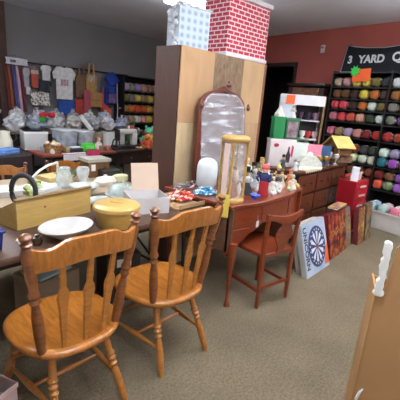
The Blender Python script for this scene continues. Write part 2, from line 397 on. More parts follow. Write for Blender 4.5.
def lowz(u):
    for (a, za), (b, zb) in zip(lo, lo[1:]):
        if a <= u <= b: k = (u-a)/(b-a); k = k*k*(3-2*k); return za*(1-k)+zb*k
gr = []
for i in range(N_*2+1):
    u = i/(N_*2); x = .02+u*(W-.04); y = serp(u)+.022; gr.append([ap.bm.verts.new((x,y+dy,z)) for dy, z in ((0,lowz(u)),(0,.755),(.02,.755),(.02,lowz(u)))])
for a_, b_ in zip(gr, gr[1:]):
    for k in range(4): ap.bm.faces.new((a_[k], a_[(k+1)%4], b_[(k+1)%4], b_[k]))
ap.bm.faces.new(gr[0]); ap.bm.faces.new(list(reversed(gr[-1]))); ap.build('front_apron', REDW, t)
for (u0, u1, z0, z1) in ((.05,.27,.60,.735),(.04,.20,.53,.585),(.32,.68,.63,.735),(.73,.95,.60,.735),(.78,.95,.53,.585)):
    db = MB(); g = []
    for i in range(9):
        u = u0+(u1-u0)*i/8; x = .02+u*(W-.04); y = serp(u)+.022; g.append([db.bm.verts.new((x,y+dy,z)) for dy, z in ((-.007,z0),(-.007,z1),(.001,z1),(.001,z0))])
    for a_, b_ in zip(g, g[1:]):
        for k in range(4): db.bm.faces.new((a_[k], a_[(k+1)%4], b_[(k+1)%4], b_[k]))
    db.bm.faces.new(g[0]); db.bm.faces.new(list(reversed(g[-1]))); d = db.build('drawer', RB, t, bevel=.002)
MB().box((.03,Dp/2,.59), (.02,Dp-.06,.33)).build('side_panel', wood((120,84,62), .5, .1), t, smooth=False)
MB().box((W-.03,Dp/2,.59), (.02,Dp-.06,.33)).build('side_panel', RB, t, smooth=False)
MB().box((W/2,Dp-.03,.66), (W-.06,.02,.19)).build('back_panel', RB, t, smooth=False)
def cabriole(x, y, fx, fy, ztop):
    pts = [(x+fx*.012,y+fy*.012,.0),(x+fx*.010,y+fy*.010,.012),(x-fx*.002,y-fy*.002,.05),(x-fx*.004,y-fy*.004,.15),(x,y,.27),(x+fx*.012,y+fy*.010,.38),(x+fx*.004,y+fy*.004,ztop)]
    MB().tube(pts, [.022,.024,.013,.014,.020,.030,.032], 10).build('leg', RB, t)
cabriole(.05,.03,-1,-1,.50); cabriole(W-.05,.03,1,-1,.50); cabriole(.05,Dp-.05,-1,1,.45); cabriole(W-.05,Dp-.05,1,1,.58)
tg = thing('price_tag', 'small white string price tag hanging from the desk drawer', 'tag', (2.27,1.375,.655))
MB().box((0,0,-.02), (.035,.002,.05)).build('card', plain((240,238,235)), tg); MB().tube([(0,0,.005),(0,.005,.05)], .001, 5).build('string', plain((230,225,220)), tg)

# ------------------------------------------------------------------ dresser
t = thing('dresser', 'dark reddish-brown dresser right of the desk, topped with gift boxes and ornaments', 'dresser', (3.50,1.70,0)); t.scale = (1,1,1.0488)
BR = wood((98,54,34), .4, .3, (7,1.5,1.5), 6, .2); W, Dp = 1.42, .62
MB().box((W/2,Dp/2,.805), (W,Dp,.03), bev=.006).build('top_board', BR, t)
MB().box((W/2,Dp/2+.02,.43), (W-.04,Dp-.05,.72)).build('carcass', BR, t, smooth=False)
for x0, x1 in ((.04,.50),(.51,.95),(.96,1.38)):
    for z0, z1 in ((.10,.32),(.335,.55),(.565,.775)):
        d = MB().box(((x0+x1)/2,.018,(z0+z1)/2), (x1-x0-.015,.02,z1-z0-.012)).build('drawer', wood((102,56,34), .42, .2, (7,1.5,1.5), 6, .2), t, bevel=.003)
        for q in (.3,.7): MB().ball((x0+(x1-x0)*q,.0,(z0+z1)/2), .014, 1).build('knob', metal((120,90,50)), d)
for x in (.05,W-.05):
    for y in (.06,Dp-.05): MB().box((x,y,.035), (.06,.06,.07), taper=.7).build('foot', BR, t)

# ------------------------------------------------------------------ tall plywood cabinet with things on it
t = thing('tall_cabinet', 'tall plywood-faced cabinet with dark brown side behind the mirror', 'cabinet', (2.18,2.22,0))
W, Dp, HH = 1.27, .30, 1.93
MB().box((W/2,Dp/2+.008,HH/2), (W-.002,Dp-.014,HH)).build('carcass', mat((84,54,42), .6, .12, 6, kind='wood', stretch=(6,6,1)), t, smooth=False)
for (x0, x1, z0, z1, c, v, k) in ((.0,.42,1.32,1.93,(182,144,104),.1,6),(.42,.86,1.32,1.93,(142,116,88),.26,20),(.86,1.23,1.32,1.93,(190,156,114),.08,6),(.0,.20,0,1.32,(196,172,132),.14,8),(.20,.95,0,1.32,(180,146,106),.12,6),(.95,1.23,0,1.32,(184,150,112),.12,7)):
    MB().box(((x0+x1)/2,-.002,(z0+z1)/2), (x1-x0-.002,.012,z1-z0-.002)).build('panel', mat(c, .7, v, k, kind='wood', stretch=(1,1,.4)), t, smooth=False)
MB().box((W-.02,-.003,HH/2), (.038,.014,HH)).build('corner_strip', mat((128,82,52), .6, .1, 8), t, smooth=False)
# brick print box
t = thing('fireplace_box', 'large box printed with red bricks and white trim, on top of the tall cabinet', 'box', (2.86,2.20,1.93), math.radians(-8))
t.location = (2.79,2.25,1.93)
bw, bd, bh = .60, .32, .49
t.rotation_euler = (0,0,math.radians(-4))
BM_ = brick_mat((186,46,60), (216,190,192), w=.085, h=.038, ms=.0055)
MB().box((bw/2,bd/2,bh/2+.03), (bw,bd,bh)).build('brick_panels', BM_, t, smooth=False)
WT = plain((204,200,202), .6)
MB().box((bw/2,bd/2,.018), (bw+.03,bd+.03,.036), bev=.006).build('base_trim', WT, t)
MB().box((bw/2,bd/2,bh+.04), (bw+.05,bd+.05,.045), bev=.008).build('top_trim', WT, t)
# plaid box
t = thing('plaid_box', 'pale blue plaid box with white cottony edges at the left end of the cabinet top', 'box', (2.23,2.31,1.93), math.radians(-14))
pm = bpy.data.materials.new('plaid'); pm.use_nodes = True
def mk_plaid(m):
    N = m.node_tree.nodes; L = m.node_tree.links; b = N['Principled BSDF']; b.inputs['Roughness'].default_value = .8
    tc = N.new('ShaderNodeTexCoord'); f = []
    for ax in ('X','Z'):
        w = N.new('ShaderNodeTexWave'); w.wave_type = 'BANDS'; w.bands_direction = ax; w.inputs['Scale'].default_value = 5.2; L.new(tc.outputs['Object'], w.inputs['Vector']); f.append(w)
    a = N.new('ShaderNodeMath'); a.operation = 'MULTIPLY'; L.new(f[0].outputs['Fac'], a.inputs[0]); L.new(f[1].outputs['Fac'], a.inputs[1])
    r = N.new('ShaderNodeValToRGB'); r.color_ramp.elements[0].color = lin((176,188,198)); r.color_ramp.elements[1].color = lin((132,148,164)); r.color_ramp.elements[1].position = .8
    L.new(a.outputs[0], r.inputs[0]); L.new(r.outputs[0], b.inputs['Base Color'])
mk_plaid(pm)
MB().box((.15,.10,.155), (.30,.20,.31)).build('carton', pm, t, smooth=False)
mb = MB()
for i in range(10): mb.ball((-.01+.015*random.random(), .02+.16*random.random(), .02+i*.032), (.018,.03,.022), 2, .5, 9, i)
for i in range(9): mb.ball((.01+i*.036, .01+.03*random.random(), .318), (.026,.03,.012), 2, .5, 9, i)
mb.build('cotton_trim', mat((224,226,228), .95, .1, 20), t)
t = thing('white_tissue', 'crumpled white tissue on top of the plaid box, against the ceiling', 'tissue', (2.36,2.37,2.262))
mb = MB()
for i in range(6): mb.ball((random.uniform(-.08,.08), random.uniform(-.04,.04), .012), (.05,.035,.014), 2, .7, 9, i)
mb.build('tissue_sheet', mat((238,238,236), .9, .05), t)

# ------------------------------------------------------------------ mirror wrapped in plastic
t = thing('dresser_mirror', 'arched mahogany-framed mirror wrapped in clear plastic on the desk', 'mirror', (2.66,2.085,.802), math.radians(-3))
def arch(wb, wt, h, hump, n=28, sh=.0):
    L_ = [(-wb,0),(-wb-.006,h*.22),(-wt-.01,h*.5),(-wt,h*.76)]
    Rr = [(-x, z) for x, z in reversed(L_)]
    A = []
    for i in range(1,n):
        u = -1+2*i/n; z = h*.80 + (h*.13)*(1-abs(u)**3.2) + hump*math.exp(-(u/.17)**2); A.append((u*wt, z))
    return L_ + A + Rr
mb = MB(); o_ = arch(.345,.315,.875,.04); i_ = arch(.285,.262,.83,.018)
def ring(mb, oo, ii, y0, y1):
    n = len(oo); v = [[mb.bm.verts.new((x,y,z)) for x, z in P] for P, y in ((oo,y0),(ii,y0),(ii,y1),(oo,y1))]
    for k in range(4):
        a, b = v[k], v[(k+1)%4]
        for j in range(n): q = (j+1)%n; mb.bm.faces.new((a[j], a[q], b[q], b[j]))
i_ = [(x, z*.955+.045) for x, z in i_]
ring(mb, o_, i_, -.02, .015)
tilt = lambda o: setattr(o, 'rotation_euler', (math.radians(-4),0,0))
MAH = wood((110,50,34), .35, .5, (2,2,6), 6, .2)
o = mb.build('mirror_frame', MAH, t, bevel=.005); tilt(o)
for sx in (-1,1): MB().ball((sx*.318,-.005,.67), (.022,.018,.026), 2).ball((sx*.312,-.006,.697), (.013,.012,.016), 2).build('frame_carving', MAH, t); tilt(t.children[-1])
MB().ball((0,-.008,.860), (.04,.015,.022), 2).ball((0,-.006,.882), (.014,.012,.018), 2).build('frame_carving', MAH, t); tilt(t.children[-1])
mm = bpy.data.materials.new('mirror_glass'); mm.use_nodes = True; b = mm.node_tree.nodes['Principled BSDF']; b.inputs['Metallic'].default_value = 1; b.inputs['Base Color'].default_value = (.30,.32,.34,1); b.inputs['Roughness'].default_value = .08
o = MB().prism([(x*1.03, .05+(z-.05)*1.01) for x, z in i_], .008).build('mirror_glass', mm, t, smooth=False); tilt(o)
# plastic wrap: crumpled film, with bright highlight streaks put into its opacity
wrapm = clear((232,238,242), .2, .12, 'plastic_film'); N_w = wrapm.node_tree.nodes
mpw = N_w.new('ShaderNodeMapping'); mpw.inputs['Scale'].default_value = (.5,.5,2.6); mpw.inputs['Rotation'].default_value = (0,.12,0)
tcw = [n for n in N_w if n.type == 'TEX_COORD'][0]; nzw = [n for n in N_w if n.type == 'TEX_NOISE'][0]; mrw = [n for n in N_w if n.type == 'MAP_RANGE'][0]
wrapm.node_tree.links.new(tcw.outputs['Object'], mpw.inputs[0]); wrapm.node_tree.links.new(mpw.outputs[0], nzw.inputs['Vector'])
mrw.inputs[1].default_value = .48; mrw.inputs[2].default_value = .72; mrw.inputs[3].default_value = .14; mrw.inputs[4].default_value = .5
wp = MB(); nx, nz = 36, 40
G = [[None]*(nz+1) for _ in range(nx+1)]
for i in range(nx+1):
    for j in range(nz+1):
        z = .05+(j/nz)*.735; x = (-.5+i/nx)*.60*(1-.42*max(0,(z-.63)/.155)**2)
        y = -.030 + .012*noise.noise(Vector((x*5, z*26+x*4, 1))) + .006*noise.noise(Vector((x*20, z*60, 5)))
        G[i][j] = wp.bm.verts.new((x, y, z))
for i in range(nx):
    for j in range(nz): wp.bm.faces.new((G[i][j], G[i+1][j], G[i+1][j+1], G[i][j+1]))
o = wp.build('plastic_wrap', wrapm, t); tilt(o)
sd = o.modifiers.new('s', 'SOLIDIFY'); sd.thickness = .001

# white translucent jug
t = thing('plastic_jug', 'white translucent bulbous jug standing in front of the mirror', 'jug', (2.33,1.97,.80)); t.scale = (1.03,1.03,.9)
MB().lathe([(.0,0),(.075,.0),(.085,.02),(.088,.12),(.086,.19),(.076,.235),(.055,.26),(.03,.272),(0,.275)], n=28).build('jug_body', mat((214,222,222), .35, .04, 6, coat=.3), t)
MB().lathe([(0,0),(.087,0),(.089,.003),(.087,.006),(0,.006)], (0,0,.10), 28).build('band', mat((196,206,206), .4, .03), t)

# glass lantern with wooden ends
t = thing('glass_lantern', 'tall round gold-wood and glass display lantern at the left end of the desk', 'lantern', (2.125,1.55,.80))
GW = wood((198,158,84), .35, .4, (1,1,5), 7, .15)
MB().lathe([(0,0),(.098,0),(.104,.01),(.104,.022),(.095,.034),(0,.034)], n=32).build('base_plate', GW, t)
MB().lathe([(0,.445),(.094,.445),(.104,.455),(.106,.468),(.100,.480),(.085,.488),(.0,.49)], n=32).build('top_plate', GW, t)
def pt(a, r=.090): return (r*math.cos(a), r*math.sin(a))
cdir = math.atan2(-1.6,-2.17)
for da in (1.6, -.12, -1.5, 2.9):
    x, y = pt(cdir+da); MB().rod((x,y,.033), (x,y,.446), [(0,.012),(.06,.014),(.1,.009),(.5,.011),(.9,.009),(.94,.014),(1,.012)], 10).build('column', GW, t)
x, y = pt(cdir-.72, .080)
MB().box((x,y,.24), (.045,.010,.38), rz=cdir-.60+PI/2).build('pink_panel', mat((232,206,196), .6, .04), t)
gl = MB(); gl.lathe([(.084,.034),(.084,.446)], n=32)
for f in [f for f in gl.bm.faces if len(f.verts) > 4]: gl.bm.faces.remove(f)
gl.build('glass_cylinder', clear((226,220,216), .30, .08, 'lantern_glass'), t)
MB().lathe([(0,0),(.045,0),(.05,.02),(.03,.09),(.022,.13),(.026,.16),(0,.17)], (.0,-.0,.036), 16).build('doll_dress', cloth((170,96,84)), t)
MB().ball((0,0,.23), .024).build('doll_head', plain((216,176,150)), t)
MB().ball((0.005,.006,.242), (.028,.028,.024), 2, .3).build('doll_hair', cloth((112,60,40)), t)
MB().lathe([(0,0),(.02,0),(.03,.03),(.012,.12),(0,.15)], (-.035,.03,.036), 12).ball((-.02,-.05,.20), (.02,.018,.05), 2, .3).ball((.02,-.055,.10), (.018,.018,.05), 2, .3).build('white_flower', cloth((226,206,196)), t)
# yellow tag hanging on the desk corner
t = thing('paper_sign', 'plain yellow card standing against the left front corner of the desk', 'card', (1.985,1.50,.80), math.radians(-62))
MB().box((0,-.012,.0), (.085,.003,.17)).build('card', plain((226,204,92), .7), t)
MB().box((0,.008,.006), (.085,.04,.003)).build('folded_flap', plain((226,204,92), .7), t)

# ------------------------------------------------------------------ figurines
SK = plain((222,182,152))
def figurine(label, x, y, z, h, body, top, hat, group='figurines on the red desk', arms=True, slim=1, hatk='cone', cat='figurine', name='figurine', rz=None):
    rz = math.atan2(-y,-x)+PI/2 + random.uniform(-.4,.4) if rz is None else rz
    t = thing(name, label, cat, (x,y,z), rz, group); u = h
    MB().lathe([(0,0),(.26*u*slim,0),(.27*u*slim,.03*u),(.22*u*slim,.18*u),(.14*u,.36*u),(.12*u,.42*u),(0,.44*u)], n=16).build('skirt', cloth(body), t)
    mb = MB().lathe([(0,.40*u),(.12*u,.41*u),(.15*u,.52*u),(.14*u,.60*u),(.06*u,.66*u),(0,.67*u)], n=14, sy=.75)
    if arms:
        for sx in (-1,1): mb.tube([(sx*.13*u,0,.60*u),(sx*.21*u,-.04*u,.50*u),(sx*.15*u,-.13*u,.44*u)], [.05*u,.045*u,.035*u], 7)
    mb.build('coat', cloth(top), t)
    hd = MB().ball((0,0,.74*u), (.10*u,.10*u,.11*u)).ball((0,-.10*u,.735*u), .02*u, 1).build('head', SK, t)
    if hatk == 'cone': MB().lathe([(.115*u,.79*u),(.12*u,.82*u),(.08*u,.88*u),(.04*u,.95*u),(.0,1.0*u)], n=14).build('hat', cloth(hat), t)
    elif hatk == 'round': MB().ball((0,.015*u,.80*u), (.12*u,.12*u,.10*u), 2, .2).build('hair', cloth(hat), t)
    elif hatk == 'tall': MB().lathe([(0,.80*u),(.13*u,.80*u),(.13*u,.82*u),(.10*u,.83*u),(.11*u,.98*u),(0,1.0*u)], n=14).build('hat', cloth(hat), t)
    return t
Z = .80
figurine('tall toy soldier figurine with rose-red bonnet, navy coat and red base, front of the desk', 2.50,1.50,Z,.29,(176,36,44),(52,56,104),(214,96,96), hatk='round', slim=.6)
figs = [
 ('white angel figurine beside the red-based soldier figurine',2.64,1.50,.14,(226,222,210),(236,232,220),(206,190,150),'round'),
 ('tiny white lamb-like figurine with black hat at the desk front edge',2.74,1.52,.10,(220,218,212),(230,228,224),(60,60,62),'tall'),
 ('white and dark-checked snowman figurine in the middle of the desk',2.83,1.56,.15,(228,228,222),(90,96,96),(64,66,66),'tall'),
 ('cream robed figurine with brown hair, centre of the desk',2.92,1.58,.17,(222,208,180),(212,190,150),(120,76,50),'round'),
 ('orange teddy-like figurine in peach dress at the desk right end',3.06,1.56,.16,(222,140,98),(230,160,120),(206,120,80),'round'),
 ('yellow-hatted figurine in peach robe behind the orange one',3.04,1.68,.17,(226,190,130),(220,170,120),(230,212,110),'cone'),
 ('white robed angel figurine at the rear right of the desk',2.95,1.76,.18,(232,232,228),(236,236,230),(220,206,170),'round'),
 ('dark green elf figurine behind the white snowman',2.80,1.76,.18,(72,92,72),(56,70,60),(90,110,80),'cone'),
 ('silver-grey robed figurine behind the rose-bonnet soldier',2.66,1.70,.17,(172,176,176),(150,156,158),(200,200,196),'round'),
 ('brown-coated figurine with white beard, rear of the desk',2.72,1.86,.20,(120,86,64),(196,186,172),(150,54,50),'cone'),
 ('mint green gowned figurine at the back of the desk',2.84,1.92,.22,(178,206,180),(206,222,206),(218,200,160),'round'),
 ('black-suited figurine with white face left of the soldier figurine',2.42,1.62,.20,(60,62,66),(206,206,204),(46,48,50),'tall'),
 ('green and white gowned figurine behind the blue bowl',2.45,1.76,.16,(140,170,140),(226,228,224),(150,110,80),'round'),
 ('pale pink gowned figurine at the rear of the desk beside the jug',2.56,1.88,.18,(226,190,190),(232,214,208),(140,96,66),'round')]
figs += [
 ('pure white china lady figurine behind the white angel at the front',2.62,1.60,.15,(236,236,230),(238,238,234),(236,230,220),'round'),
 ('white bonneted figurine in pale blue coat, middle front',2.72,1.60,.14,(232,232,232),(190,206,220),(240,240,238),'cone'),
 ('ivory kneeling figurine with grey shawl, middle of the desk',2.80,1.66,.13,(226,220,200),(150,152,150),(206,200,186),'round'),
 ('small white figurine with mint hat near the desk front, right half',2.98,1.49,.12,(234,234,228),(232,232,226),(150,200,170),'cone'),
 ('peach china figurine at the front right of the desk',2.92,1.48,.11,(232,190,156),(236,210,186),(190,120,70),'round'),
 ('dark grey owl-like figurine among the white ones',2.88,1.66,.14,(96,92,88),(120,116,110),(70,66,64),'round'),
 ('white and gold robed figurine at the right rear of the desk',3.02,1.86,.20,(232,226,206),(214,180,110),(196,160,90),'tall'),
 ('cream figurine with black cap behind the peach robe figurine',2.94,1.90,.16,(226,214,190),(60,58,56),(40,40,42),'tall')]
orn = [('teal glass ball ornament behind the small bowl',2.44,1.90,.028,(90,170,170)),('white glass ball ornament between the front figurines',2.57,1.45,.022,(236,236,236)),('silver ball ornament at the front of the figurine crowd',2.69,1.46,.020,(190,194,198)),
 ('pale green ball ornament at the desk right front',2.86,1.45,.022,(180,214,180)),('gold ball ornament at the far right front of the desk',3.03,1.46,.022,(206,170,90)),('peach ball ornament beside the orange figurine',3.07,1.50,.020,(232,170,130)),('ice white ball ornament at the rear middle of the desk',2.70,1.98,.030,(230,236,240)),('mint ball ornament at the rear right of the desk',3.04,2.00,.030,(180,220,200))]
for lb, x, y, r_, c in orn:
    t = thing('ball_ornament', lb, 'ornament', (x,y,Z), 0, 'ball ornaments on the red desk')
    MB().ball((0,0,r_), r_, 2).build('glass_ball', mat(c, .2, .08, 12, coat=.6), t); MB().lathe([(0,0),(.007,0),(.007,.008),(0,.009)], (0,0,2*r_-.002), 8).build('cap', metal((200,180,120)), t)
for lb, x, y, h, b, tp_, ht, k in figs: figurine(lb, x, y, Z, h*1.15, b, tp_, ht, hatk=k)
t = thing('bowl', 'small bright blue bowl at the front edge of the desk', 'bowl', (2.345,1.47,.80))
MB().lathe([(0,0),(.022,0),(.026,.008),(.045,.035),(.043,.036),(.024,.012),(0,.010)], n=20).build('bowl_body', mat((44,92,210), .25, .03, 5, coat=.5), t)
t = thing('cardboard_tray', 'shallow tan cardboard tray holding the red and orange candies', 'tray', (1.88,1.84,.75))
KT = mat((186,150,110), .8, .08)
MB().box((-.02,0,.006), (.26,.32,.012)).build('tray_bottom', KT, t, smooth=False)
for q_ in (-1,1): MB().box((-.02,q_*.157,.022), (.26,.006,.04)).build('tray_side', KT, t, smooth=False)
# candy and beads
def heap(nm, label, x, y, z, rx, ry, hh, cols, n, r, cat, dish=None):
    t = thing(nm, label, cat, (x,y,z))
    if dish: MB().lathe([(0,0),(.6*rx,0),(rx*1.0,.022),(rx*1.12,.026),(rx*1.1,.030),(rx*.95,.026),(0,.012)], n=28).build('plate', dish, t)
    groups = {}
    for i in range(n):
        a = random.uniform(0,2*PI); q = math.sqrt(random.random()); X = q*rx*math.cos(a)*.92; Y = q*ry*math.sin(a)*.92
        Zz = (.014 if dish else r*.7) + random.random()*hh*(1-q*q)
        groups.setdefault(random.choice(cols), []).append((X,Y,Zz))
    for c, L_ in groups.items():
        mb = MB()
        for p in L_: mb.ball(p, (r, r*.8, r*.62), 1, .3, 6, p[0]*50)
        o = mb.build('wrapped_pieces', mat(c, .3, .12, 30, coat=.4), t); o['kind'] = 'stuff'
    return t
heap('candy_heap', 'heap of red, orange and white wrapped candies on the near table', 1.92,1.87,.775,.125,.10,.05,[(222,60,50),(240,130,60),(236,196,190),(216,40,60),(240,220,206)],170,.017,'candy')
heap('candy_heap', 'heap of bright blue and white wrapped candies left of the white jug', 2.13,1.80,.80,.11,.09,.05,[(40,160,220),(110,200,236),(226,240,244)],130,.015,'candy')
t = thing('silver_tinsel', 'grey silver wire garland behind the candies by the cabinet', 'garland', (2.12,2.03,.80))
mb = MB()
for k in range(5):
    c = Vector((random.uniform(-.10,.10), random.uniform(-.05,.05), .025)); mb.tube([c+Vector((.05*math.cos(a), .04*math.sin(a), .018*math.sin(a*2+k))) for a in [i*PI/6 for i in range(13)]], .005, 6)
mb.build('wire', metal((150,150,156), .3), t)

# ------------------------------------------------------------------ things on the near table
# open cardboard gift box with raised lid
t = thing('gift_box', 'open white cardboard box with its tall lid flap raised, beside the candies', 'box', (1.57,1.86,.75), math.radians(-22))
WC = plain((202,198,196), .7); 
for c, d in (((0,-.11,.055),(.26,.004,.11)), ((0,.11,.055),(.26,.004,.11)), ((-.13,0,.055),(.004,.22,.11)), ((.13,0,.055),(.004,.22,.11)), ((0,0,.004),(.26,.22,.004))):
    MB().box(c, d).build('side', WC, t, smooth=False)
MB().box((.03,.135,.20), (.20,.005,.20), rx=math.radians(-14)).build('lid_flap', mat((206,182,160), .7, .04), t, smooth=False)
# pail
t = thing('food_container', 'round mustard-yellow plastic cake container with lid behind the first chair', 'container', (1.225,1.715,.75)); t.scale = (.92,.92,.88)
YL = mat((198,162,86), .35, .05, 6, coat=.3)
MB().lathe([(0,0),(.118,0),(.125,.01),(.138,.10),(.140,.115),(0,.115)], n=40).build('tub', YL, t)
MB().lathe([(0,.115),(.150,.115),(.153,.122),(.150,.142),(.138,.152),(.10,.162),(.04,.165),(.038,.172),(0,.173)], n=40).build('lid', mat((204,170,96), .35, .05, 6, coat=.3), t)
# bowl
t = thing('serving_bowl', 'shallow white oval bowl between the yellow trough and the yellow container', 'bowl', (.905,1.715,.75), math.radians(15))
MB().lathe([(0,.0),(.06,0),(.066,.006),(.11,.028),(.155,.060),(.151,.064),(.10,.036),(0,.016)], n=40, sy=.78).build('bowl_body', mat((196,194,188), .4, .08, 6, coat=.2), t)
# yellow trough
t = thing('wooden_trough', 'long mustard-yellow painted wooden trough with sloping ends on the near table', 'trough', (.735,1.93,.75), math.radians(9))
YP = mat((192,158,90), .45, .1, 6, 0, .05, .15, 'wood', None, (1,8,8)); LN, DP, HT = .50, .20, .165
MB().box((LN/2,.006,HT/2), (LN,.012,HT)).build('front_panel', YP, t, bevel=.002)
MB().box((LN/2,DP-.006,.04), (LN,.012,.08)).build('back_panel', YP, t, bevel=.002)
for x in (.006,LN-.006): MB().prism([(.012,0),(DP-.012,0),(DP-.012,.08),(.012,HT)], .012, Matrix.Translation((x,0,0)) @ Matrix.Rotation(PI/2,4,'Z')).build('end_panel', YP, t, bevel=.002)
MB().box((LN/2,DP/2,.006), (LN-.024,DP-.024,.012)).build('bottom_panel', YP, t)
MB().box((LN/2,.004,HT+.004), (LN+.01,.028,.010)).build('rim', mat((132,100,52), .5, .1), t)
MB().ball((.17,-.003,.105), (.008,.003,.008), 1).build('knot', mat((150,96,40), .5), t)
# blue box at the left + twisted wire
t = thing('blue_bin', 'navy blue plastic bin at the left edge below the yellow trough', 'bin', (.50,1.78,.75), math.radians(5))
MB().box((0,0,.045), (.17,.15,.09), taper=.9, bev=.006).build('bin_body', mat((30,44,112), .4, .08), t)
MB().box((0,0,.093), (.185,.165,.012), bev=.004).build('rim', mat((36,54,130), .4, .08), t)
t = thing('wire_bundle', 'white twist of cord beside the blue bin at the front table edge', 'cord', (.655,1.70,.75))
mb = MB()
for k in range(4): mb.tube([(.02*math.cos(a+k)+.006*k, .018*math.sin(a*1.3+k), .012+.035*abs(math.sin(a/2+k))) for a in [i*PI/6 for i in range(12)]], .0035, 6)
mb.build('cord', plain((222,214,204)), t)
t = thing('glass_jar', 'small dark brown knobbed jar in front of the trough beside the white bowl', 'jar', (.735,1.69,.75))
MB().lathe([(0,0),(.02,0),(.026,.02),(.022,.04),(.01,.046),(.014,.056),(0,.06)], n=16).build('jar_body', mat((60,40,28), .25, .1, coat=.5), t)
# black hoop with stand
t = thing('hoop_lamp', 'black padded ring on a white base behind the yellow trough', 'ring', (.92,2.28,.75), math.radians(-45))
MB().tube([(.075*math.cos(a), 0, .122+.105*math.sin(a)) for a in [i*2*PI/28 for i in range(29)]], .016, 10).build('ring', mat((48,48,52), .6, .1), t)
MB().lathe([(0,0),(.06,0),(.06,.012),(.02,.02),(.012,.02),(0,.02)], n=20).build('base', plain((224,222,214)), t)
t = thing('green_ornament', 'pale green and white leafy ornament seen through the black ring', 'ornament', (1.05,2.46,.75))
mb = MB()
for k in range(14):
    a = random.uniform(0,2*PI); mb.ball((.04*math.cos(a), .04*math.sin(a), random.uniform(.02,.13)), (.03,.03,.022), 1, .5, 6, k)
mb.build('leaves', mat((176,190,120), .7, .2, 20), t)
# papers
t = thing('paper_stack', 'stack of white papers lying flat behind the black ring', 'paper', (1.22,2.72,.75), math.radians(20))
MB().box((0,0,.012), (.32,.24,.024)).build('sheets', plain((196,196,192), .8), t, smooth=False)
MB().box((.03,.01,.027), (.30,.22,.005), rz=.2).build('loose_sheet', plain((208,208,206), .8), t, smooth=False)
t = thing('paper_stack', 'pile of white booklets left of the ring near the photo edge', 'paper', (.93,2.72,.75), math.radians(-10))
MB().box((0,0,.02), (.26,.22,.04)).build('sheets', plain((196,192,184), .8), t, smooth=False)
t = thing('shoe_box', 'flat yellow carton at the back of the table behind the papers', 'box', (1.42,2.86,.75), math.radians(12))
MB().box((0,0,.03), (.24,.16,.06)).build('box_body', mat((206,176,110), .6, .06), t, smooth=False)
MB().box((0,0,.064), (.25,.17,.012)).build('lid', mat((212,186,124), .6, .06), t, smooth=False)
# glassware
GL = clear((214,226,226), .45, .08, 'glassware')
def vessel(nm, label, x, y, z, prof, m=None, cat='glass', lidp=None, lidm=None, group=None, sy=1):
    t = thing(nm, label, cat, (x,y,z), 0, group)
    MB().lathe(prof, n=28, sy=sy).build('vessel', m or GL, t)
    if lidp: MB().lathe(lidp, n=24, sy=sy).build('lid', lidm or GL, t)
    return t
vessel('cake_dish', 'low clear glass domed dish on the table left of the raised lid flap', 1.62,2.20,.75, [(0,0),(.10,0),(.125,.012),(.13,.03),(.12,.032),(0,.02)], mat((196,206,200), .25, .08, coat=.6), 'dish', [(.112,.032),(.108,.07),(.08,.098),(.03,.108),(.012,.112),(.018,.126),(0,.13)], clear((206,218,214), .55, .06, 'dome'))
vessel('glass_bowl', 'wide clear glass bowl behind the domed dish', 1.44,2.44,.75, [(0,0),(.05,0),(.06,.01),(.10,.055),(.115,.065),(.112,.068),(.06,.02),(0,.014)], clear((206,216,210), .6, .06, 'bowlglass'), 'bowl')
vessel('glass_pitcher', 'clear glass pitcher behind the trough', 1.40,2.68,.75, [(0,0),(.05,0),(.062,.03),(.064,.08),(.05,.13),(.045,.15),(.052,.165),(.048,.166),(.04,.15),(0,.14)], None, 'pitcher')
vessel('glass_vase', 'frosted clear vase beside the glass pitcher', 1.58,2.70,.75, [(0,0),(.04,0),(.03,.03),(.05,.09),(.055,.13),(.045,.15),(0,.14)], clear((226,232,232), .6, .2, 'frost'), 'vase')
vessel('covered_dish', 'white oval covered dish by the back edge of the glassware table', 1.72,2.58,.75, [(0,0),(.07,0),(.10,.03),(.105,.045),(0,.045)], plain((226,222,210), .3), 'dish', [(.10,.045),(.08,.07),(.02,.082),(.015,.095),(0,.097)], plain((226,222,210), .3), sy=.7)
vessel('butter_dish', 'cream lidded butter dish right of the wooden box', 1.93,2.66,.75, [(0,0),(.075,0),(.085,.02),(.08,.05),(.06,.06),(0,.062)], mat((206,204,160), .4, .06), 'dish', sy=.6)
vessel('green_glass_bowl', 'dark green tinted glass bowl among the glassware, mid table', 1.53,2.90,.75, [(0,0),(.05,0),(.09,.05),(.10,.08),(.095,.08),(.045,.01),(0,.01)], clear((90,120,104), .6, .1, 'greenglass'), 'bowl')
t = thing('crystal_tray', 'clear crystal relish tray near the yellow container', 'tray', (1.36,2.16,.75), math.radians(20))
MB().lathe([(0,0),(.09,0),(.12,.02),(.125,.03),(.11,.024),(0,.01)], n=12, sy=.6).build('tray_body', clear((220,226,220), .55, .06, 'crystal'), t)
t = thing('curved_handle', 'curved white plastic handle arching over the glassware', 'handle', (1.36,2.92,.75))
MB().tube([(-.16,-.04,.0),(-.12,-.02,.05),(-.05,0,.10),(.03,.01,.14),(.12,.02,.155)], .010, 8).build('handle', plain((222,224,220)), t)
MB().lathe([(0,0),(.04,0),(.03,.02),(0,.022)], (.12,.02,.0), 16).box((.12,.02,.08), (.014,.014,.15)).build('stand', plain((222,224,220)), t)
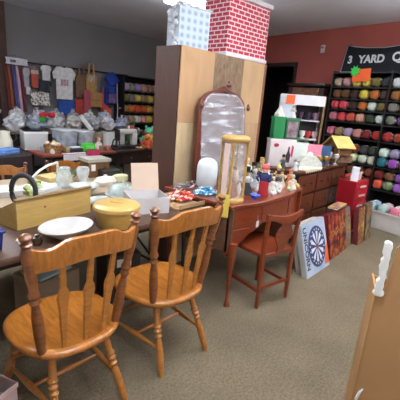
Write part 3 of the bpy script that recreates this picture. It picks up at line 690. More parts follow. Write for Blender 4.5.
# wooden box with grey top
t = thing('storage_box', 'grey-topped brown wooden box with a white tag at the back of the table', 'box', (1.87,2.98,.75), math.radians(-5))
MB().box((0,0,.07), (.21,.18,.14)).build('box_body', wood((134,94,58), .5, .1), t, bevel=.003)
MB().box((0,0,.155), (.24,.20,.03)).build('lid', mat((176,172,158), .5, .08), t, bevel=.003)
MB().box((-.06,-.092,.09), (.04,.004,.06)).build('tag', plain((236,232,220)), t)
MB().tube([(.05,-.088,.06),(.05,-.115,.07),(.05,-.115,.09),(.05,-.088,.10)], .005).build('latch', metal((160,130,70)), t)
t = thing('dark_box', 'dark green-black lidded case right of the grey-topped box', 'box', (1.93,2.82,.75), math.radians(-5))
MB().box((0,0,.035), (.18,.12,.07), bev=.008).build('case_body', mat((44,46,38), .5, .1), t)
MB().box((0,0,.073), (.184,.124,.008)).build('lid', mat((52,54,44), .5, .1), t)
# under the near table
t = thing('light_blue_folder', 'pale blue folder on the shelf of stuff under the near table', 'folder', (1.05,2.28,.0), math.radians(8))
MB().box((0,0,.14), (.34,.26,.28)).build('carton', mat((156,134,108), .7, .1), t, smooth=False)
MB().box((0,0,.288), (.26,.20,.016), rz=.1).build('folder', plain((176,206,214), .7), t, smooth=False)
t = thing('white_carton', 'small white-labelled dark carton standing under the table between the two chairs', 'carton', (1.52,2.1,0), math.radians(-15))
MB().box((0,0,.19), (.26,.24,.38)).build('carton', mat((58,46,42), .7, .1), t, smooth=False)
MB().box((0,-.122,.32), (.11,.004,.06)).build('paper_label', plain((226,224,218)), t, smooth=False)
# ------------------------------------------------------------------ mid tables goods
def carton(label, x, y, z, w, d, h, c, rz=0, cat='box', name='carton', lid=None, open_=False, m=None, group=None):
    t = thing(name, label, cat, (x,y,z), rz, group); m = m or mat(c, .7, .06, 8)
    if not open_:
        MB().box((0,0,h/2), (w,d,h), bev=.003).build('box_body', m, t)
        MB().box((0,0,h-.012), (w+.008,d+.008,.024)).build('lid', lid or mat(tuple(min(255,int(v*1.06)) for v in c), .65, .05, 8), t)
    else:
        mb = MB()
        for c_, d_ in (((0,-d/2+.004,h/2),(w,.008,h)),((0,d/2-.004,h/2),(w,.008,h)),((-w/2+.004,0,h/2),(.008,d-.016,h)),((w/2-.004,0,h/2),(.008,d-.016,h)),((0,0,.004),(w-.016,d-.016,.008))): mb.box(c_, d_)
        mb.build('box_body', m, t, smooth=False)
    return t
carton('white louvered plastic box left of the plastic tubs on the middle table', 2.07,4.72,.75,.28,.24,.23,(214,216,214), math.radians(-10), m=mat((220,222,220), .6, .16, 30, kind='wave', stretch=(0,0,1)))
t = thing('wicker_basket', 'small tan wicker basket in front of the white louvered box', 'basket', (2.14,4.34,.75))
MB().lathe([(0,0),(.09,0),(.115,.09),(.118,.10),(.108,.10),(.085,.01),(0,.01)], n=28).build('basket_body', mat((186,138,82), .8, .3, 60, 0, .5, kind='voronoi'), t)
mb = MB()
for i in range(9): mb.ball((random.uniform(-.07,.07), random.uniform(-.07,.07), .10+random.random()*.03), (.028,.028,.022), 1, .3, 5, i)
mb.build('shell_filling', mat((232,206,178), .7, .15, 20), t)
def tub(label, x, y, z, w, d, h, c, rz=0):
    t = thing('plastic_tub', label, 'tub', (x,y,z), rz, 'clear plastic tubs')
    MB().box((0,0,h/2), (w,d,h), taper=.86, bev=.012).build('tub_body', clear(c, .55, .2, 'tub'), t)
    MB().box((0,0,h+.008), (w+.02,d+.02,.02), bev=.006).build('lid', clear((226,234,240), .8, .3, 'tublid'), t)
    mb = MB()
    for i in range(10): mb.ball((random.uniform(-.3,.3)*w, random.uniform(-.3,.3)*d, .05+random.random()*(h-.1)), .045, 1, .6, 6, i)
    mb.build('contents', mat((150,160,176), .8, .3, 10), t); return t
tub('pale blue-grey plastic tub right of the white louvered box', 2.46,4.66,.75,.24,.28,.24,(196,206,216))
tub('second pale plastic tub, in front of the clear bags', 2.74,4.72,.75,.24,.28,.22,(202,208,214))
t = thing('black_tray', 'dark slate tray with a white card in front of the plastic tubs', 'tray', (2.42,4.36,.75))
MB().box((0,0,.025), (.22,.16,.05), taper=.85, bev=.006).build('tray_body', mat((72,78,92), .5, .08), t)
MB().box((.03,0,.055), (.14,.10,.006)).build('card', plain((222,226,230)), t)
t = thing('card_holder', 'bright green padded card holder on the red-topped table', 'card holder', (2.60,4.30,.75), math.radians(-8))
MB().box((0,0,.055), (.17,.10,.11), bev=.02).build('holder_body', mat((70,206,60), .6, .06), t)
MB().box((0,-.052,.06), (.12,.004,.05)).build('label_patch', mat((120,228,100), .6, .06), t)
t = thing('paper_label', 'hot pink paper hanging from the front of the red-topped table', 'paper', (2.60,4.19,.73), 0)
MB().box((0,-.004,-.05), (.20,.004,.20)).build('paper', plain((232,64,118), .8), t, smooth=False)
MB().box((0,.02,.022), (.20,.05,.003)).build('folded_flap', plain((232,64,118), .8), t, smooth=False)
t = thing('paper_label', 'white paper strip hanging from the red-topped table edge beside the pink paper', 'paper', (2.36,4.19,.73), 0)
MB().box((0,-.004,-.025), (.34,.004,.08)).build('paper', plain((228,222,222), .8), t, smooth=False)
MB().box((0,.02,.022), (.34,.05,.003)).build('folded_flap', plain((228,222,222), .8), t, smooth=False)
carton('taupe lidded box beside the sewing machine', 3.00,4.80,.76,.34,.18,.20,(134,122,104), 0)
t = thing('doll', 'small pink-faced doll with white lace dress in front of the taupe box', 'doll', (2.86,4.46,.75))
MB().lathe([(0,0),(.07,0),(.05,.06),(.03,.10),(0,.11)], n=16).build('dress', cloth((228,216,206)), t)
MB().ball((0,0,.13), .03).build('head', plain((230,180,160)), t); MB().ball((0,.01,.142), (.034,.034,.026), 2, .3).build('hair', cloth((170,110,70)), t)
# heap of trinkets around
cols = [(214,206,196),(176,140,110),(206,120,110),(150,160,170),(226,222,214),(120,110,90),(190,170,120),(200,196,190)]
tl = ['cream mug','brown trinket jar','coral pink cup','slate blue cup','white china cup','olive jar','mustard cup','grey cup']
for i in range(8):
    x = [2.72,2.80,2.90,2.04,2.10,2.22,2.30,2.94][i]; y = [4.42,4.30,4.30,4.42,4.28,4.48,4.30,4.56][i]; 
    t = thing('cup', '%s on the red-topped table among small goods' % tl[i], 'cup', (x,y,.75), random.random()*3, 'cups and jars on the red-topped table')
    MB().lathe([(0,0),(.025,0),(.035,.02),(.036,.07),(.032,.07),(.03,.015),(0,.012)], n=16).build('cup_body', plain(cols[i], .35), t)
    MB().tube([(.034,0,.06),(.055,0,.055),(.058,0,.035),(.034,0,.02)], .005, 6).build('handle', plain(cols[i], .35), t)
# sewing machine
t = thing('sewing_machine', 'black vintage sewing machine with pale arm on the dark table', 'sewing machine', (3.30,4.42,.75), math.radians(4))
BK = mat((34,34,38), .3, .08, coat=.5)
MB().box((0,0,.025), (.42,.18,.05), bev=.008).build('bed', BK, t)
MB().box((.02,0,.245), (.34,.085,.075), bev=.02).box((.15,0,.14), (.09,.085,.20), bev=.02).build('arm', mat((206,204,196), .4, .06, coat=.3), t)
MB().box((-.16,0,.20), (.06,.075,.16), bev=.015).build('head', BK, t)
MB().rod((-.16,0,.04),(-.16,0,.13), [(0,.003),(.4,.004),(.5,.010),(1,.010)], 8).build('needle_bar', metal((190,190,190)), t)
q = MB().rod((.20,0,.245),(.235,0,.245), [(0,.055),(.2,.06),(.8,.06),(1,.05)], 24).build('hand_wheel', metal((150,150,150)), t)
MB().rod((.05,0,.28),(.05,0,.33), [(0,.004),(.3,.016),(.7,.016),(1,.004)], 10).build('thread_spool', plain((226,220,214)), t)
t = thing('cast_wheel', 'black cast wheel-shaped pin holder left of the sewing machine', 'wheel', (3.07,4.34,.75))
MB().tube([(.06*math.cos(a), 0, .085+.07*math.sin(a)) for a in [i*2*PI/20 for i in range(21)]], .010, 8).build('rim', BK, t)
MB().box((0,0,.012), (.12,.06,.024), bev=.004).box((0,0,.07), (.014,.014,.12)).build('stand', BK, t)
carton('flat white carton on the dark table beyond the sewing machine', 3.26,4.68,.75,.32,.14,.22,(210,208,202), 0)
t = thing('trinket_dish', 'tan dish of buttons at the front edge of the dark sewing table', 'dish', (3.44,4.26,.75))
MB().lathe([(0,0),(.05,0),(.07,.025),(.065,.026),(.045,.008),(0,.008)], n=20).build('dish_body', mat((196,160,110), .5, .1), t)
mb = MB()
for i in range(12): mb.ball((random.uniform(-.04,.04), random.uniform(-.04,.04), .02+random.random()*.01), .011, 1)
mb.build('buttons', mat((226,206,176), .5, .2, 30), t)
def plush(label, x, y, z, s, body, head, ear, rz=-.9):
    t = thing('plush_toy', label, 'plush toy', (x,y,z), rz, 'plush toys on the sewing table')
    MB().ball((0,0,.10*s), (.085*s,.075*s,.10*s), 2, .1).build('body', cloth(body), t)
    MB().ball((0,-.01*s,.235*s), (.065*s,.06*s,.06*s), 2, .1).ball((0,-.065*s,.225*s), (.026*s,.022*s,.02*s), 1).build('head', cloth(head), t)
    for sx in (-1,1):
        MB().ball((sx*.045*s,0,.295*s), (.02*s,.012*s,.028*s), 1).build('ear', cloth(ear), t)
        MB().tube([(sx*.07*s,-.02*s,.15*s),(sx*.11*s,-.05*s,.11*s),(sx*.10*s,-.08*s,.07*s)], [.026*s,.024*s,.02*s], 8).build('arm', cloth(ear), t)
        MB().tube([(sx*.04*s,-.04*s,.04*s),(sx*.06*s,-.11*s,.025*s),(sx*.065*s,-.13*s,.04*s)], [.03*s,.026*s,.022*s], 8).build('leg', cloth(body), t)
    return t
plush('yellow plush toy with teal-green head at the right end of the sewing table', 3.74,4.42,.75,1.05,(226,190,60),(96,176,140),(110,186,150))
plush('dark green plush toy with dusty red muzzle behind the sewing machine', 3.58,4.68,.75,1.1,(70,92,64),(150,74,66),(90,110,80))
plush('orange-red plush toy wedged between the green and yellow toys', 3.60,4.28,.75,.75,(206,90,50),(214,130,70),(190,70,50))
# left dark table things
t = thing('folded_cloth', 'light blue folded cloth on the dark draped table', 'cloth', (1.60,4.42,.75), math.radians(25))
MB().box((0,0,.02), (.26,.20,.04), bev=.012).box((.01,-.01,.05), (.24,.17,.03), bev=.01).build('folded_layers', cloth((98,138,196)), t)
t = thing('enamel_pitcher', 'cream enamel pitcher with dark handle at the left, behind the blue cloth', 'pitcher', (1.72,4.72,.75), math.radians(-30))
MB().lathe([(0,0),(.075,0),(.085,.03),(.08,.12),(.055,.19),(.06,.23),(.052,.23),(.045,.19),(0,.18)], n=24).build('pitcher_body', mat((222,216,196), .3, .05, coat=.4), t)
MB().tube([(.055,0,.21),(.11,0,.22),(.13,0,.15),(.08,0,.07)], .010, 8).build('handle', mat((50,46,44), .4), t)
carton('low cream box at the far left on the dark draped table', 1.36,4.80,.75,.42,.22,.16,(206,200,184), 0)
t = thing('black_hat', 'dark brown felt hat at the far left edge on the cream box', 'hat', (1.36,4.78,.925))
MB().lathe([(0,0),(.13,0),(.135,.006),(.09,.012),(.085,.06),(.07,.085),(0,.08)], n=24, sy=.85).build('felt', cloth((52,40,38)), t)
MB().lathe([(.092,.012),(.092,.03),(.086,.03)], n=24, sy=.85).build('ribbon', cloth((30,24,24)), t)

# plastic bags heap
def bag(label, x, y, z, w, d, h, c, seed):
    t = thing('plastic_bag', label, 'bag', (x,y,z), random.uniform(-.3,.3), 'filled plastic bags on the wall-side table')
    mb = MB().ball((0,0,h*.46), (w/2,d/2,h*.46), 3, .55, 7, seed)
    for v in mb.bm.verts:
        v.co.z = max(0, v.co.z)
    mb.build('bag_film', clear(c, .72, .18, 'bagfilm'), t)
    MB().lathe([(.02,0),(.012,.02),(.03,.05),(.04,.06),(.0,.05)], (0,0,h*.88), 10).build('knot', clear((230,232,236), .8, .2, 'bagknot'), t)
    k = MB()
    for i in range(4): k.ball((random.uniform(-.2,.2)*w, random.uniform(-.2,.2)*d, h*.25+random.random()*h*.3), (w*.16,d*.16,h*.16), 1, .5, 5, i+seed)
    k.build('contents', cloth(random.choice([(206,208,214),(170,176,190),(196,170,170),(140,150,170),(214,206,196)])), t)
dsc = ['white','grey-blue','silvery','milky','pale grey','frosty white','bluish','cloudy','whitish lilac','pearl grey','smoky','bright white','ice blue']
bc = [(226,228,232),(176,186,200),(206,210,214),(226,222,216),(196,196,200),(232,234,236),(170,180,206),(206,206,206),(206,196,214),(190,192,198),(160,160,166),(240,240,240),(196,210,226)]
for i in range(13):
    x = 2.32 + (i%7)*.335 + (.16 if i >= 7 else 0); y = 5.95 if i < 7 else 6.26
    bag('%s filled plastic bag, %s of the %s row under the shirts' % (dsc[i], ['leftmost','second','third','fourth','fifth','sixth','rightmost'][i%7], 'front' if i < 7 else 'back'), x, y, .85, .28, .25, .26 if i < 7 else .33, bc[i], i*1.7)
t = thing('red_bow', 'red and green bow among the plastic bags', 'bow', (2.80,5.84,1.06))
MB().ball((-.07,0,.05), (.07,.03,.045), 2, .3).ball((.07,0,.05), (.07,.03,.045), 2, .3).build('loops', cloth((214,50,60)), t)
MB().ball((-.09,-.01,-.02), (.05,.03,.05), 2, .4).build('green_leaf', cloth((60,160,70)), t)
MB().ball((0,-.02,.05), .022).build('knot', cloth((190,40,50)), t)
t = thing('white_long_box', 'long white tube-like carton leaning across the bags', 'carton', (3.42,5.72,.87), math.radians(-12))
MB().box((0,0,.12), (.07,.05,.30), ry=math.radians(-38)).build('tube', plain((228,226,222)), t)
MB().box((-.095,0,.238), (.074,.054,.02), ry=math.radians(-38)).build('cap', plain((206,204,200)), t)
# ------------------------------------------------------------------ hanging goods on left wall
YW = 6.62
t = thing('wall_rail', 'thin dark display rail along the upper left wall', 'rail', (2.55,6.68,1.93))
MB().tube([(0,0,0),(2.45,0,0)], .012, 8).build('bar', mat((34,32,32), .4), t)
for x in (.1,1.2,2.35): MB().box((x,.03,0), (.03,.06,.03)).build('bracket', mat((34,32,32), .4), t)
def roll(label, x0, x1, zt, zb, c, c2=None):
    t = thing('fabric_roll', label, 'fabric', (x0-.08,6.62,zt), 0, 'long fabric lengths at the left of the rail')
    w = .027; mb = MB(); mb.tube([(0,0,0),((x1-x0)*.3,-.01,(zb-zt)*.3),((x1-x0)*.7,0,(zb-zt)*.7),(x1-x0,-.01,zb-zt)], [w*.8,w,w*1.05,w], 12)
    mb.build('cloth_length', mat(c, .9, .2, 16, 0, .2, 0, 'wave', c2, (1,0,.05)), t)
    MB().tube([(0,0,-.01),(0,.06,.06),(0,.125,.06)], .004, 6).build('hook', metal((120,120,120)), t)
roll('dark maroon hanging fabric length, leftmost on the rail', 2.56,2.60,1.84,1.02,(112,54,50))
roll('rusty orange-brown hanging fabric length beside the maroon one', 2.61,2.66,1.85,1.03,(168,90,60))
roll('violet-blue hanging fabric length between orange and pale ones', 2.68,2.74,1.86,1.01,(92,86,148))
roll('pale pink and white hanging fabric length, right of the violet one', 2.745,2.80,1.85,1.00,(210,180,196))
roll('thin dark red hanging fabric length, rightmost of the lengths', 2.81,2.86,1.82,1.10,(130,50,60))
def hang(nm, label, cat, x0, x1, z0, z1, poly, c, y=6.64, m=None, patch=None, hook=True, t_=.022):
    x0 -= .10*(1 if y > 6.4 else 0); x1 -= .10*(1 if y > 6.4 else 0); t = thing(nm, label, cat, ((x0+x1)/2, y, z1))
    w, h = x1-x0, z1-z0
    P = [((x-.5)*w, -(1-z)*h) for x, z in poly]
    mb = MB().prism(P, t_); o = mb.build('fabric', m or cloth(c), t, smooth=False, bevel=.005)
    if hook:
        MB().tube([(0,0,-.02),(0,0,.03),(.015,0,.045),(0,6.745-y if y > 6.4 else .02,.055)], .004, 6).build('hook', metal((150,150,150)), t)
    if patch:
        for (px0, px1, pz0, pz1, pc) in patch:
            MB().box((((px0+px1)/2-.5)*w, -t_/2-.002, -(1-(pz0+pz1)/2)*h), ((px1-px0)*w, .004, (pz1-pz0)*h)).build('printed_patch', cloth(pc, .3, 25), t, smooth=False)
    return t
TEE = [(.25,0),(.75,0),(.76,.62),(.9,.55),(1,.72),(.78,.98),(.62,1),(.5,.95),(.38,1),(.22,.98),(0,.72),(.1,.55),(.24,.62)]
TEE2 = [(.16,0),(.86,0),(.87,.64),(.95,.60),(1,.80),(.84,.98),(.62,1),(.5,.96),(.38,1),(.18,.98),(0,.80),(.06,.60),(.15,.64)]
RECT = [(0,0),(1,0),(1,1),(0,1)]
BAG = [(.02,0),(.98,0),(1,.7),(.85,.72),(.72,1),(.62,1),(.66,.74),(.34,.74),(.38,1),(.28,1),(.15,.72),(0,.7)]
FOLD = [(0,.05),(.3,0),(.7,.03),(1,0),(.97,.5),(1,.93),(.6,1),(.3,.96),(0,1),(.04,.5)]
hang('header_card', 'white header card with grey print at the left end of the rail', 'card', 2.57,2.93,1.86,1.97, FOLD, (214,210,216), 6.56, patch=[(.2,.45,.3,.7,(120,116,130))])
hang('tee_shirt', 'small pale grey shirt beside the white header card', 'shirt', 2.86,2.99,1.52,1.84, TEE2, (176,178,184))
hang('tee_shirt', 'orange-red shirt with white shoulders, left part of the rail', 'shirt', 2.99,3.15,1.52,1.84, TEE2, (190,86,66), patch=[(.1,.9,.72,.92,(214,206,206))])
hang('tee_shirt', 'small white shirt overlapping the dark shirt', 'shirt', 3.16,3.36,1.66,1.92, TEE2, (214,214,218), 6.60)
hang('tee_shirt', 'charcoal dark shirt below the small white shirt', 'shirt', 3.10,3.38,1.38,1.68, TEE2, (52,54,66), 6.65)
hang('tee_shirt', 'large white shirt with faint red lettering-like print on the left wall', 'shirt', 3.37,3.83,1.35,1.93, TEE2, (222,222,220), 6.60, patch=[(.35,.42,.42,.62,(206,160,164)),(.45,.56,.42,.62,(206,160,164)),(.59,.66,.42,.62,(206,160,164))])
hang('fabric_bundle', 'white and dark floral fabric bundle under the orange-red shirt', 'fabric', 2.95,3.30,1.22,1.46, FOLD, (190,188,180), 6.58, m=mat((206,204,196), .9, .3, 28, 0, .2, 0, 'voronoi', (78,64,62)))
hang('note_card', 'tiny white card hanging left of the floral bundle', 'card', 2.90,2.97,1.40,1.52, RECT, (206,200,206), 6.60)
hang('fabric_bundle', 'royal blue fabric under the large white shirt', 'fabric', 3.47,3.82,1.06,1.34, FOLD, (44,84,164), 6.62)
hang('fabric_bundle', 'brick red fabric between the blue fabric and the kraft bag', 'fabric', 3.80,4.02,1.06,1.38, FOLD, (176,66,56), 6.58)
hang('tote_bag', 'dusky brown tote bag right of the large white shirt', 'bag', 3.86,4.12,1.40,1.98, BAG, (128,98,74), 6.66)
hang('tote_bag', 'tan mustard tote bag with pale top, middle of the wall goods', 'bag', 4.06,4.30,1.30,2.06, BAG, (182,142,84), 6.62, patch=[(.1,.8,.55,.7,(206,184,160))])
hang('kraft_bag', 'folded kraft paper bag below the mustard tote', 'bag', 4.12,4.38,1.24,1.52, RECT, (176,132,78), 6.56, patch=[(.0,1,.48,.52,(140,98,56))])
hang('fabric_bundle', 'dusty pink fabric left of the kraft bag', 'fabric', 3.96,4.12,1.16,1.56, FOLD, (176,84,94), 6.54)
hang('tote_bag', 'coral red bag between the kraft bag and the blue backpack', 'bag', 4.39,4.58,1.15,1.64, BAG, (206,84,74), 6.62)
hang('fabric_bundle', 'bright orange-red pouch under the coral bag', 'pouch', 4.42,4.60,1.03,1.22, FOLD, (226,86,50), 6.56)
hang('tee_shirt', 'grey-white garment at the far left edge of the wall', 'garment', 2.20,2.46,1.20,1.62, TEE2, (176,178,190), 6.56)
hang('tee_shirt', 'second pale garment hanging low at the far left edge', 'garment', 2.20,2.46,.90,1.17, TEE2, (196,194,200), 6.56)
# blue backpack
t = thing('backpack', 'royal blue backpack hanging left of the dark yarn shelf', 'backpack', (4.50,6.60,1.30))
MB().box((0,0,.20), (.28,.14,.40), bev=.05).build('bag_body', cloth((38,66,150)), t)
MB().box((0,-.09,.13), (.20,.05,.20), bev=.02).build('front_pocket', cloth((120,96,150), .3), t)
MB().ball((0,-.06,.50), (.16,.08,.14), 2, .25, 7, 3).build('hood', cloth((36,70,160)), t)
for sx in (-1,1): MB().tube([(sx*.08,-.05,.36),(sx*.11,-.10,.25),(sx*.10,-.09,.08)], .014, 8).build('strap', cloth((28,44,100)), t)
MB().tube([(-.03,.05,.56),(0,.06,.64),(.03,.05,.56)], .007, 6).build('hang_loop', cloth((28,44,100)), t)
t = thing('hanging_rope', 'long pale rope hanging beside the blue backpack', 'rope', (4.58,6.45,1.05))
MB().tube([(0,0,0),(.01,0,.2),(-.01,0,.45),(0,.02,.68)], .010, 8).build('cord', plain((176,176,180)), t)
MB().ball((0,0,-.01), .02).build('tassel', plain((196,196,200)), t)

# ------------------------------------------------------------------ yarn racks
SKM = []
def skein_mesh(k):
    bm = bmesh.new(); nU, nV = 20, 12
    rings = []
    for i in range(nV+1):
        a = PI*i/nV; y = -.085*math.cos(a); r0 = math.sin(a)**.55
        if i in (0, nV): rings.append([bm.verts.new((0,y*.92,0))]); continue
        if 5 <= i <= 7: r0 *= .9
        rg = []
        for j in range(nU):
            b = 2*PI*j/nU; q_ = (abs(math.cos(b))**3+abs(math.sin(b))**3)**(-1/3); rr_ = r0*q_*.97*(1+.07*math.sin(b*7+i*1.1)+.06*noise.noise(Vector((math.cos(b)*1.5+k*9, i*.5, math.sin(b)*1.5))))
            rg.append(bm.verts.new((rr_*.070*math.cos(b), y, rr_*.056*math.sin(b))))
        rings.append(rg)
    for a, b in zip(rings, rings[1:]):
        for i in range(nU):
            j = (i+1)%nU
            if len(a) == 1: bm.faces.new((a[0], b[i], b[j]))
            elif len(b) == 1: bm.faces.new((a[j], a[i], b[0]))
            else: bm.faces.new((a[i], b[i], b[j], a[j]))
    bmesh.ops.recalc_face_normals(bm, faces=bm.faces[:])
    me = bpy.data.meshes.new('yarn_skein'); bm.to_mesh(me); bm.free()
    for p in me.polygons: p.use_smooth = True
    me.update(); return me
base_sk = [skein_mesh(k) for k in range(3)]
bl = MB().lathe([(.060,-.02),(.0645,-.018),(.0645,.018),(.060,.02)], n=20, sy=.83); 
for f in [f for f in bl.bm.faces if len(f.verts) > 4]: bl.bm.faces.remove(f)
for v in bl.bm.verts: v.co = Vector((v.co.x, v.co.z, v.co.y))
bandme = bpy.data.meshes.new('paper_band'); bl.bm.to_mesh(bandme); bl.bm.free(); bandme.materials.append(plain((224,216,206)))
skc = {}
def skein(label, loc, rz, c, group, k=0, sc=1):
    key = (c, k)
    if key not in skc:
        me = base_sk[k].copy(); me.materials.append(mat(c, .95, .16, 26, 0, .5, 0, 'wave', None, (1,.35,1))); skc[key] = me
    o = bpy.data.objects.new('yarn_skein', skc[key]); C.objects.link(o)
    o.location = loc; o.rotation_euler = (0,0,rz); o.scale = (sc*1.03,sc,sc*1.28); o['label'] = label; o['category'] = 'yarn'; o['group'] = group
    b = bpy.data.objects.new('paper_band', bandme); C.objects.link(b); b.parent = o
    return o
CN = {'beige':(190,160,138),'pinkbeige':(214,166,156),'yellow':(218,196,86),'mustard':(196,160,60),'brown':(122,78,52),'darkbrown':(70,48,38),'olive':(116,112,56),'white':(226,220,208),'cream':(222,206,176),
 'gold brown':(150,104,46),'pinkish red':(214,72,82),'coral':(226,92,70),'orange':(206,108,44),'grey-green':(120,130,112),'peach':(220,160,130),'dark green':(52,66,50),'charcoal':(58,56,62),'purple':(120,66,130),
 'pink':(222,130,134),'lavender':(176,150,190),'dark red':(120,32,34),'red':(168,44,38),'rust':(150,64,40),'teal':(40,128,132),'sage':(140,150,116),'tan':(170,130,92),'navy':(44,50,84),'violet':(150,90,170),'grey':(136,134,134),'plum':(84,40,62)}
ordn = ['first','second','third','fourth','fifth','sixth','seventh','eighth','ninth','tenth','eleventh','twelfth','thirteenth']
def yarn_rack(label, org, rz, width, depth, zsh, top, rows, pitch, grp, where, dual, seed=0, sc=1, name='yarn_rack'):
    t = thing(name, label, 'shelf', org, rz)
    K = mat((30,26,26), .5, .1)
    for z in zsh+[top]: MB().box((width/2,depth/2,z-.008), (width-.03,depth-.014,.016)).build('shelf_board', K, t, smooth=False)
    nu = max(2, round(width/.9)+1)
    for i in range(nu): MB().box((.01+(width-.02)*i/(nu-1), depth/2, top/2), (.02,depth,top+.04)).build('upright', K, t, smooth=False)
    MB().box((width/2,depth-.004,top/2), (width-.03,.006,top)).build('back_panel', mat((26,22,22), .8, .1), t, smooth=False)
    Mt = Matrix.Translation(org) @ Matrix.Rotation(rz, 4, 'Z')
    for ri, cols_ in enumerate(rows):
        for lv, line in enumerate(cols_):
            off = (pitch/2)*0
            for ci, nm in enumerate(line):
                if nm is None: continue
                x = .085+ci*pitch+off+random.uniform(-.008,.008)
                if x > width-.07: break
                if any(abs(x-(.01+(width-.02)*i/(nu-1))) < .075 for i in range(nu)): x += .0
                z = zsh[ri]+.070*sc+lv*.138*sc
                p = Mt @ Vector((x, .085*sc+.012+random.uniform(0,.015), z))
                c = CN[nm]; c = tuple(max(0,min(255,int(v*random.choice((.94,1.0,1.05))))) for v in c)
                lab = '%s yarn skein, %s from the left%s, %s shelf down, %s' % (nm, ordn[ci], (' in lower layer' if lv == 0 else ' in upper layer') if len(cols_) > 1 else '', ordn[ri], where)
                skein(lab, p, rz, c, grp, random.randrange(3), sc)
    return t
def rnd(pal, n): return [random.choice(pal) for _ in range(n)]
warm = ['brown','rust','dark red','olive','gold brown','cream','purple','tan','charcoal','plum']
rows = [
 [['beige','pinkbeige','yellow','yellow','olive','charcoal','white','darkbrown','tan','brown','gold brown']],
 [['brown','brown','darkbrown','yellow','orange','darkbrown','gold brown','plum','brown','olive','tan']],
 [['pinkish red','pinkish red','darkbrown','orange','white','olive','grey-green','beige','brown','tan','olive']],
 [['pink','pinkish red','coral','peach','dark green','white','grey-green','purple','olive','charcoal','brown']],
 [['pink','tan','lavender','pink','dark red','red','red','rust','olive','brown','cream']],
 [['cream','gold brown','tan','cream','white','cream','teal','violet','brown','olive','rust'],['brown','beige','brown','rust','charcoal','dark green','white','lavender','brown','tan','olive']],
 [['tan','brown','dark red','coral','rust','red','coral','sage','violet','brown','rust'],['brown','dark red','rust','brown','brown','rust','dark red','brown','violet','plum','tan']],
 [rnd(warm,11)],
]
zs = [1.885,1.715,1.555,1.38,1.15,.79,.475,.12]
yarn_rack('tall black shelf rack full of yarn below the 3 YARD banner', RW(4.43,.36,0), AN, 1.80, .32, zs, 2.09, rows, .148, 'yarn skeins on the tall rack by the red wall', 'tall rack', seed=1, dual=False)
pastel = ['lavender','pink','tan','brown','yellow','white','charcoal']
rows2 = [[['lavender','grey','lavender','pinkbeige','tan','lavender']],[['olive','grey','yellow','tan','yellow','gold brown']],[['tan','orange','coral','orange','mustard','tan']],[['peach','beige','white','peach','yellow','brown']],[rnd(pastel,6)],[rnd(pastel,6)]]
yarn_rack('black shelf of yarn in the far corner of the left wall', (4.66,6.34,0), 0, 1.10, .34, [1.60,1.38,1.16,.94,.62,.3], 1.90, rows2, .168, 'yarn skeins on the far corner shelf', 'corner rack', seed=2, sc=1.25, dual=False, name='corner_shelf')

# ------------------------------------------------------------------ banner
t = thing('banner', 'black 3 YARD banner with white outline above the tall yarn rack', 'banner', RW(4.40,.03,2.12), AN)
P = [(-.06,0),(.6,-.012),(1.2,-.02),(1.75,-.012),(1.75,.40),(1.2,.395),(.95,.375),(.6,.345),(.3,.36),(.12,.385),(.0,.41)]
MB().prism(P, .012).build('banner_cloth', cloth((30,34,40), .08), t, smooth=False)
edge = [(x*.985+.012 if x < 1.7 else x, z*.95+.01) for x, z in P]
mb = MB(); pp = [Vector((x,-.010,z)) for x, z in edge]; mb.tube(pp+[pp[0]], .0055, 6); mb.build('outline', plain((176,182,188)), t)
LW = plain((236,238,238), .7)
text('3', .15, LW, t, (.085,-.009,.185), (PI/2,0,0), bold=.006)
text('YARD', .15, LW, t, (.425,-.009,.185), (PI/2,0,0), bold=.006)
text('Q', .17, LW, t, (.80,-.009,.20), (PI/2,0,0), bold=.006)
for x in (.06,.83): MB().tube([(x,0,.37),(x,.0,.42)], .006, 6).build('tie', plain((40,40,44)), t)
t = thing('orange_sign', 'fluorescent orange card on the top of the yarn rack', 'sign', RW(4.90,.375,2.0), AN+math.radians(0))
MB().box((0,0,.045), (.27,.004,.17), ry=math.radians(-4)).build('card', mat((250,104,40), .6, .03), t, smooth=False)
t = thing('green_star', 'neon green starburst card left of the orange card', 'sign', RW(4.80,.385,2.10), AN)
mb = MB(); mb.prism([((.085 if i%2 else .05)*math.cos(i*PI/9+.2), (.085 if i%2 else .05)*math.sin(i*PI/9+.2)) for i in range(18)], .004); mb.build('card', mat((60,220,80), .6, .03), t, smooth=False)

# pastel yarn bin
bint = t = thing('storage_bin', 'white plastic bin on the floor in front of the yarn rack', 'bin', RW(5.42,.66,0), AN)
mb = MB()
for c_, d_ in (((.35,.006,.13),(.70,.012,.24)),((.35,.264,.13),(.70,.012,.24)),((.006,.135,.13),(.012,.25,.24)),((.694,.135,.13),(.012,.25,.24)),((.35,.135,.012),(.69,.26,.02))): mb.box(c_, d_)
mb.build('bin_body', plain((206,200,192), .5), t)
MB().box((.35,-.004,.245), (.73,.02,.02)).box((.35,.274,.245), (.73,.02,.02)).box((-.004,.135,.245), (.02,.26,.02)).box((.704,.135,.245), (.02,.26,.02)).build('rim', plain((226,220,212), .5), t)
Mt = Matrix.Translation(RW(5.42,.66,0)) @ Matrix.Rotation(AN, 4, 'Z')
for i, (nm, c) in enumerate((('pale blue',(176,206,222)),('mint',(190,220,210)),('hot pink',(230,128,156)),('pale yellow',(228,222,158)),('sky blue',(140,190,222)),('baby pink',(232,180,196)),('cream white',(228,222,206)),('powder blue',(160,196,226)))):
    ix, iy = i%4, i//4
    p = Mt @ Vector((.10+ix*.165, .075+iy*.12, .278+.0*ix)); skein('%s yarn skein in the white bin, %s of the %s row' % (nm, ordn[ix], 'front' if iy == 0 else 'back'), p, AN+random.uniform(-.15,.15), c, 'pastel skeins in the white bin', i%3, 1.0)
